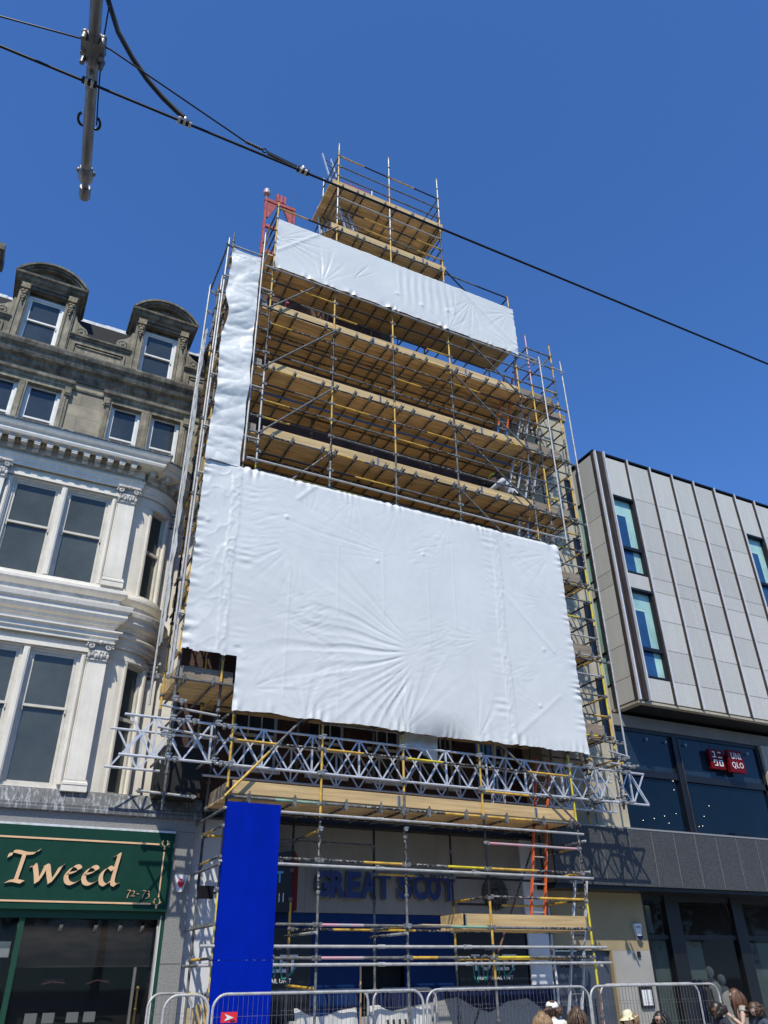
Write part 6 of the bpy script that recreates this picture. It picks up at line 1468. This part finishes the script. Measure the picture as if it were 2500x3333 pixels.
def person(x, y, topz, yaw, label, skin='light', hair='brown', hairlen=.3, top='navy', bottom='denim', sleeves=True, headpitch=0.0, headyaw=0.0, hat=None, glasses=False, earbud=False, walk=.16, hand_up=False, crouch=False, curly=False, basez=GZ, bun=False):
    """standing / walking figure facing yaw (0 = toward -y); feet on basez, crown at topz"""
    H = topz-basez; s_ = H/1.72
    t = thing('person', label, 'person', (x, y, basez))
    J = {}; E = []
    def j(n, p, r): J[n] = (Vector(p)*s_, (r[0]*s_, r[1]*s_) if isinstance(r, tuple) else r*s_)
    if not crouch:
        j('pelvis', (0, 0, .95), (.145, .10)); j('waist', (0, 0, 1.10), (.125, .09)); j('chest', (0, .01, 1.28), (.15, .105)); j('shoulder', (0, .01, 1.40), (.12, .08)); j('neck', (0, 0, 1.475), .050); j('throat', (0, -.01, 1.53), .052)
        for q, sg in (('l', -1), ('r', 1)):
            w = walk*sg
            j('hip'+q, (sg*.095, 0, .88), .088); j('knee'+q, (sg*.095, -w*.9-.02, .50), .058); j('calf'+q, (sg*.095, -w*.9+.04, .36), .052); j('ank'+q, (sg*.095, -w+.05, .09), .036); j('toe'+q, (sg*.10, -w-.12, .03), .030)
            E += [('pelvis', 'hip'+q), ('hip'+q, 'knee'+q), ('knee'+q, 'calf'+q), ('calf'+q, 'ank'+q), ('ank'+q, 'toe'+q)]
            j('sh'+q, (sg*.175, .01, 1.40), .052)
            if hand_up and sg > 0: el, wr_ = (.25, -.06, 1.15), (.13, -.24, 1.32)
            else: el, wr_ = (sg*.235, .03+w*.4, 1.12), (sg*.245, -.06+w*.8, .88)
            j('el'+q, el, .040); j('wr'+q, wr_, .027); E += [('shoulder', 'sh'+q), ('sh'+q, 'el'+q), ('el'+q, 'wr'+q)]
    else:   # squatting, bent forward
        j('pelvis', (0, .12, .36), (.15, .11)); j('waist', (0, .05, .55), (.14, .11)); j('chest', (0, -.10, .74), (.165, .12)); j('shoulder', (0, -.20, .84), (.13, .09)); j('neck', (0, -.28, .90), .052); j('throat', (0, -.33, .93), .052)
        for q, sg in (('l', -1), ('r', 1)):
            j('hip'+q, (sg*.11, .10, .32), .09); j('knee'+q, (sg*.20, -.30, .46), .065); j('calf'+q, (sg*.19, -.20, .3), .055); j('ank'+q, (sg*.17, -.06, .09), .038); j('toe'+q, (sg*.18, -.22, .03), .032)
            E += [('pelvis', 'hip'+q), ('hip'+q, 'knee'+q), ('knee'+q, 'calf'+q), ('calf'+q, 'ank'+q), ('ank'+q, 'toe'+q)]
            j('sh'+q, (sg*.185, -.18, .83), .055); j('el'+q, (sg*.26, -.36, .64), .043); j('wr'+q, (sg*.16, -.55, .55), .029); E += [('shoulder', 'sh'+q), ('sh'+q, 'el'+q), ('el'+q, 'wr'+q)]
    E += [('pelvis', 'waist'), ('waist', 'chest'), ('chest', 'shoulder'), ('shoulder', 'neck'), ('neck', 'throat')]
    for q, sg in (('l', -1), ('r', 1)):
        w = J['wr'+q][0]/s_; el = J['el'+q][0]/s_; d = (w-el).normalized(); side = Vector((1, 0, 0)); side = (side-d*side.dot(d)).normalized()*1.0; nrm = d.cross(side).normalized()
        j('palm'+q, w+d*.06, (.034, .018)); E.append(('wr'+q, 'palm'+q))
        for k, (o_, L) in enumerate(((-.027, .058), (-.009, .072), (.009, .067), (.027, .052))):
            j('f%d%s' % (k, q), w+d*.10+side*o_, .0095); j('g%d%s' % (k, q), w+d*(.10+L*.55)+side*o_*1.1+nrm*.012, .0085); j('h%d%s' % (k, q), w+d*(.10+L)+side*o_*1.05+nrm*.035, .007)
            E += [('palm'+q, 'f%d%s' % (k, q)), ('f%d%s' % (k, q), 'g%d%s' % (k, q)), ('g%d%s' % (k, q), 'h%d%s' % (k, q))]
        j('t'+q, w+d*.05-side*sg*.045+nrm*.01, .011); j('u'+q, w+d*.09-side*sg*.055+nrm*.025, .009); E += [('palm'+q, 't'+q), ('t'+q, 'u'+q)]
    v, f = skinbody(J, E, 'pelvis')
    mb = MB(); mb.add(v, f, 0, True)
    hh = .235*s_; th = J['throat'][0]; fw = Vector((0, -.025, 0))*s_ if not crouch else Vector((0, -.06, -.02))*s_
    hc = th+Vector((0, 0, hh*.45))+fw
    if not crouch: hc = Vector((hc.x, hc.y, H-hh/2-.012))
    Rm, R = headmesh(mb, hc, headyaw, headpitch, hh)
    loc = Vector((x, y, basez)); RZ = Matrix.Rotation(yaw, 3, 'Z')
    def place(m_): m_.v = [tuple(RZ @ Vector(q)+loc) for q in m_.v]; return m_
    # clothing shells from the body surface
    def shell(sel, off, name, mm):
        me = bpy.data.meshes.new('c'); me.from_pydata(v, [], f); me.update(); nn = [q.normal.copy() for q in me.vertices]; m_ = MB()
        keep = [p for p in f if sel(sum((Vector(v[i]) for i in p), Vector())/len(p))]
        ids = sorted({i for p in keep for i in p}); mp2 = {a: b for b, a in enumerate(ids)}
        m_.add([Vector(v[i])+nn[i]*off*s_ for i in ids], [[mp2[i] for i in p] for p in keep], 0, True)
        bpy.data.meshes.remove(me); return place(m_).build(name, mm, t)
    body = place(mb)
    bo = body.build('body', [SKIN[skin], CLO['lips'], CLO['lens']], t)
    if not crouch:
        arm = lambda c: abs(c.x) > .19*s_ and c.z < 1.36*s_
        wy_ = lambda c: min((c-J['wrl'][0]).length, (c-J['wrr'][0]).length) > .06*s_
        shell(lambda c: .93*s_ < c.z < 1.475*s_ and (not arm(c) or (sleeves and wy_(c) and c.z > .9*s_)) and wy_(c), .014, 'shirt', CLO[top])
        shell(lambda c: .12*s_ < c.z < .97*s_ and abs(c.x) < .20*s_ and wy_(c), .012, 'trousers', CLO[bottom])
        shell(lambda c: c.z < .11*s_, .009, 'shoes', CLO['black'])
    else:
        wy_ = lambda c: min((c-J['wrl'][0]).length, (c-J['wrr'][0]).length) > .05*s_
        shell(lambda c: c.z > .40*s_ and not (c.y < -.24*s_ and c.z < .52*s_) and wy_(c) and (c-J['throat'][0]).length > .07*s_ and not (abs(c.x) > .1*s_ and c.z < .50*s_), .022, 'jacket', CLO[top])
        shell(lambda c: .11*s_ < c.z < .50*s_ and wy_(c) and (c-J['wrl'][0]).length > .09*s_, .012, 'trousers', CLO[bottom])
        shell(lambda c: c.z < .105*s_ , .010, 'boots', CLO['black'])
    # hair: a shell over skull plus locks
    hb = MB(); n, k = 24, 16; rr = random.Random(hash(label) % 1000 if False else len(label)); vv = []
    for i in range(k+1):
        ph = math.pi*i/k
        for jn in range(n):
            th_ = 2*math.pi*jn/n; a_ = Vector((math.sin(ph)*math.sin(th_), -math.sin(ph)*math.cos(th_), math.cos(ph)))
            g = 1.05+.05*noise.noise(a_*4+Vector((len(label), 0, 0))); vv.append(hc+Rm @ Vector((a_.x*.76*g*R, a_.y*.90*g*R+.02*R, a_.z*1.02*g*R)))
    fs = []
    for i in range(k):
        for jn in range(n):
            th_ = 2*math.pi*(jn+.5)/n; zz = math.cos(math.pi*(i+.5)/k); front = math.cos(th_)
            lim = -1.2 if front < -.15 else (.48 if front > .55 else -.1-(.2 if hairlen > .1 else 0))
            if front > .55: lim = .50
            elif front > -.15: lim = -.15+.9*max(0, front)
            else: lim = -.75
            if zz > lim: fs.append((i*n+jn, (i+1)*n+jn, (i+1)*n+(jn+1) % n, i*n+(jn+1) % n))
    hb.add(vv, fs, 0, True)
    nl = 60 if hairlen > .1 else 20
    for q in range(nl):
        a0 = math.radians(rr.uniform(60, 300)); z0 = rr.uniform(.0, .7); L = hairlen*s_*rr.uniform(.75, 1.05)
        p = hc+Rm @ Vector((math.sin(a0)*.80*R, -math.cos(a0)*.92*R, z0*R*.8)); pts = [p]; wv_ = rr.uniform(0, 6)
        for e in range(1, 6):
            u = e/5; o_ = Vector((math.sin(a0)*.06*math.sin(u*3), -math.cos(a0)*.07*math.sin(u*3), -L*u))
            if curly: o_ += Vector((.028*math.sin(u*14+wv_), .028*math.cos(u*14+wv_), 0))*s_*1.4
            pts.append(p+o_+Vector((rr.uniform(-.006, .006), rr.uniform(-.006, .006), 0)))
        hb.tube(pts, 0, 6, radii=[.016*s_, .018*s_, .017*s_, .014*s_, .010*s_, .003*s_])
    if bun: hb.ball(tuple(hc+Rm @ Vector((0, .95*R, .1*R))), .4*R, 9)
    place(hb).build('hair', HAIR[hair], t)
    if glasses:
        g = MB()
        for s2 in (-1, 1): q = hc+Rm @ Vector((s2*.30*R, -.93*R, .03*R)); g.ball(tuple(q), .21*R, 10, sc=(1.0, .25, .85)); g.tube([hc+Rm @ Vector((s2*.48*R, -.85*R, .06*R)), hc+Rm @ Vector((s2*.76*R, .05*R, .04*R))], .003, 5)
        g.tube([hc+Rm @ Vector((-.14*R, -.96*R, .06*R)), hc+Rm @ Vector((.14*R, -.96*R, .06*R))], .0035, 5); place(g).build('sunglasses', CLO['lens'], t)
    if earbud: g = MB(); g.ball(tuple(hc+Rm @ Vector((.80*R, -.02*R, -.08*R))), .014, 7, sc=(.8, .8, 1.6)); place(g).build('earbud', CLO['white'], t)
    if hat:
        g = MB()
        if hat == 'sunhat':
            pr = [(.0, .78), (.35, .76), (.52, .66), (.62, .30), (.70, .0), (.95, -.10), (1.25, -.22), (1.27, -.26), (.95, -.15), (.68, -.05)]; cz = .42
        elif hat == 'helmet': pr = [(.0, .92), (.4, .84), (.68, .62), (.82, .3), (.86, .0), (1.02, -.03), (1.02, -.07), (.84, -.05)]; cz = .30
        else: pr = [(.0, .55), (.4, .52), (.65, .38), (.80, .12), (.82, -.05), (.79, -.05)]; cz = .40
        nn_ = 22; vv = []
        for (r_, z_) in pr:
            for jn in range(nn_):
                q = 2*math.pi*jn/nn_; wob = .05*math.sin(q*3+1) if r_ > .9 and hat == 'sunhat' else 0; ext = 1
                if hat == 'cap' and z_ < .13 and math.cos(q) > .75: ext = 1.0
                vv.append(hc+Rm @ Vector((math.sin(q)*r_*R*1.28*.82, -math.cos(q)*r_*R*1.28*.95*ext, (z_+cz+wob)*R)))
        g.add(vv, [(a*nn_+b, (a+1)*nn_+b, (a+1)*nn_+(b+1) % nn_, a*nn_+(b+1) % nn_) for a in range(len(pr)-1) for b in range(nn_)], 0, True)
        if hat == 'cap': g.obox(hc+Rm @ Vector((0, -1.35*R, .42*R)), Rm @ Vector((.55*R, 0, 0)), Rm @ Vector((0, .38*R, .06*R)), Rm @ Vector((0, 0, .03*R)))
        place(g).build('hat', CLO['cream' if hat == 'sunhat' else ('white' if hat == 'cap' else 'hivis')], t)
    return t
R_ = math.radians
person(12.66, 12.0, 1.22, R_(-108), 'woman in a dark top with a white earbud, looking down by the fence end', 'brown', 'dark', .12, 'navy', 'black', headpitch=R_(18), earbud=True, glasses=True)
person(10.60, 12.0, 1.13, R_(-95), 'person in a cream brimmed sun hat before the grey wall', 'light', 'fair', .12, 'white', 'stone', hat='sunhat', headpitch=R_(14))
person(11.28, 12.0, 1.11, R_(-88), 'woman with long dark hair and sunglasses before the notice frame', 'tan', 'dark', .42, 'black', 'denim', glasses=True, headpitch=R_(8), curly=True)
person(14.55, 13.25, 1.39, R_(-125), 'woman with long auburn hair and sleeveless top before the clothes shop window', 'light', 'auburn', .36, 'stone', 'denim', sleeves=False, hand_up=True, headpitch=R_(6))
person(13.60, 12.0, 1.20, R_(-100), 'person with curly brown hair in a denim jacket, head bowed, below the auburn haired woman', 'light', 'brown', .14, 'denim', 'black', headpitch=R_(32), curly=True)
person(14.15, 12.0, 1.12, R_(-90), 'person with bright pink hair cut off by the right edge', 'light', 'pink', .3, 'pinkc', 'black', curly=True)
person(9.50, 12.0, 1.22, R_(160), 'person with brown hair seen from behind, before the foot of the aluminium ladder', 'tan', 'brown', .22, 'stone', 'denim')
person(9.28, 12.35, 1.30, R_(150), 'person in a white cap just behind the brown haired person at the ladder foot', 'light', 'brown', .1, 'white', 'denim', hat='cap', headpitch=R_(-12))
person(8.80, 12.0, 1.17, R_(170), 'person with fair brown hair seen from behind, lowest head left of the ladder foot', 'light', 'fair', .25, 'navy', 'denim')
person(6.05, 12.0, 1.04, R_(20), 'person with a bare forehead at the bottom edge before the left bulk bag', 'light', 'fair', .05, 'grey', 'denim', headpitch=R_(-10))
person(11.45, 14.62, 14.22+.3, R_(-125), 'worker crouching on a high deck in a pale grey jacket and dark trousers', 'light', 'brown', .04, 'grey', 'black', crouch=True, hat='helmet', headpitch=R_(20), basez=12.51)

# ================================================================ mannequins and shop display
def mannequin(x, y, topz, label, mat_, height=1.75, head=True, dress=None, cap=None):
    t = thing('mannequin', label, 'mannequin', (x, y, topz-height))
    s_ = height/1.75; z0 = topz-height
    J = {'pelvis': (Vector((0, 0, .98))*s_, (.13*s_, .09*s_)), 'waist': (Vector((0, 0, 1.12))*s_, (.10*s_, .08*s_)), 'chest': (Vector((0, 0, 1.32))*s_, (.145*s_, .10*s_)), 'shoulder': (Vector((0, 0, 1.44))*s_, (.11*s_, .07*s_)), 'neck': (Vector((0, 0, 1.53))*s_, .045*s_), 'throat': (Vector((0, 0, 1.58))*s_, .05*s_)}
    E = [('pelvis', 'waist'), ('waist', 'chest'), ('chest', 'shoulder'), ('shoulder', 'neck'), ('neck', 'throat')]
    for q, sg in (('l', -1), ('r', 1)):
        J['hip'+q] = (Vector((sg*.09, 0, .9))*s_, .08*s_); J['knee'+q] = (Vector((sg*.09, -.02, .5))*s_, .055*s_); J['ank'+q] = (Vector((sg*.09, 0, .08))*s_, .035*s_); J['toe'+q] = (Vector((sg*.1, -.15, .03))*s_, .03*s_)
        J['sh'+q] = (Vector((sg*.175, 0, 1.43))*s_, .05*s_); J['el'+q] = (Vector((sg*.24, .02, 1.13))*s_, .038*s_); J['wr'+q] = (Vector((sg*.24, -.08, .88))*s_, .025*s_); J['hand'+q] = (Vector((sg*.24, -.10, .78))*s_, (.035*s_, .018*s_))
        E += [('pelvis', 'hip'+q), ('hip'+q, 'knee'+q), ('knee'+q, 'ank'+q), ('ank'+q, 'toe'+q), ('shoulder', 'sh'+q), ('sh'+q, 'el'+q), ('el'+q, 'wr'+q), ('wr'+q, 'hand'+q)]
    v, f = skinbody(J, E, 'pelvis'); mb = MB(); mb.add(v, f, 0, True); mb.ball((0, -.01, (1.75-.12)*s_), .12*s_, 14, 0, (.74, .9, 1)); 
    mb.v = [(a+x, b+y, c+z0) for a, b, c in mb.v]; mb.build('body', mat_, t)
    if dress:
        d = MB(); d.tube([(x, y, z0+.3*s_), (x, y, z0+.95*s_), (x, y, z0+1.15*s_), (x, y, z0+1.35*s_), (x, y, z0+1.50*s_)], 0, 16, radii=[.27*s_, .2*s_, .17*s_, .21*s_, .10*s_]); d.build('dress', dress, t)
    if cap: c = MB(); c.ball((x, y-.01, z0+1.69*s_), .115*s_, 12, 0, (.85, 1, .62)); c.box(x-.08*s_, x+.08*s_, y-.2*s_, y-.1*s_, z0+1.66*s_, z0+1.675*s_); c.build('flat_cap', cap, t)
    return t
wm = mat('white_mannequin', (.42, .42, .38), .6); dm = mat('grey_dress', (.20, .22, .21), .8); tw = mat('tweed_cloth', (.06, .06, .065), .9, var=.5, scale=40)
mannequin(17.42, 16.6, 1.80, 'white mannequin in a long dress, taller one in the clothes shop window', wm, 1.95, dress=dm)
mannequin(17.95, 16.75, 1.62, 'shorter white mannequin in a pale coat, right of the long dress', wm, 1.85, dress=wm)
for xx, nm in ((16.48, 'first'), (16.66, 'second'), (16.86, 'third')):
    mannequin(xx+.02, 16.24-.0, 1.52, 'small dark display figure, %s of the three before the pale poster panel' % nm, M['navy'] if nm != 'third' else tw, 1.2)
KS = 1.045
mannequin(2.08, 15.42, .93, 'white headed mannequin in a dark flat cap, lower left of the tweed shop window', wm, 1.42, dress=tw, cap=CLO['black'])
mannequin(2.60, 15.42, 1.05, 'taller white headed mannequin in a dark cap in the tweed shop window', wm, 1.55, dress=tw, cap=CLO['black'])
for i, (u, cc) in enumerate(((1.42, 'cream'), (1.68, 'grey'), (2.0, 'grey'), (2.30, 'grey'))):
    pass
tk = MB()
for x in (1.5, 1.76, 2.12, 2.38): tk.box(x-.09, x+.09, 15.34, 15.345, 1.10, 1.24)
tag(tk.build('price_cards', mat('pale_card', (.28, .29, .27), .8), None), 'row of four pale cards hanging in the tweed shop window', 'cards', None)
tj = MB(); tj.box(1.6, 1.95, 15.7, 15.74, 1.66, 1.70); tj.tube(catmull([(1.6, 1.62), (1.75, 1.66), (1.95, 1.64)]) and [(1.6, 15.6, 1.62), (1.75, 15.6, 1.66), (1.95, 15.6, 1.63)], .014, 6); tj.tube([(2.3, 15.6, 1.62), (2.45, 15.6, 1.67), (2.65, 15.6, 1.64)], .014, 6)
tag(tj.build('garment_rail', mat('dull_red_trim', (.07, .03, .03), .7), None), 'dull red trimmed hangers in the upper dark part of the tweed shop window', 'hanger')
ms_ = thing('brass_stand', 'tall brass ornament stand at the right side of the tweed shop window', 'ornament', (3.1, 15.4, GZ))
b_ = MB(); b_.tube([(3.10, 15.4, GZ+.4), (3.10, 15.4, 1.55)], .018, 8)
for z, r in ((1.55, .035), (1.40, .02), (1.25, .03), (.95, .05), (.75, .07), (.6, .05)): b_.ball((3.10, 15.4, z), r, 8)
b_.build('stem', mat('brass', (.42, .27, .07), .35, .7), ms_); MB().box(2.99, 3.03, 15.35, 15.39, GZ+.4, 1.85).build('blue_strip', M['greyrender'], ms_)

KS = 1.0
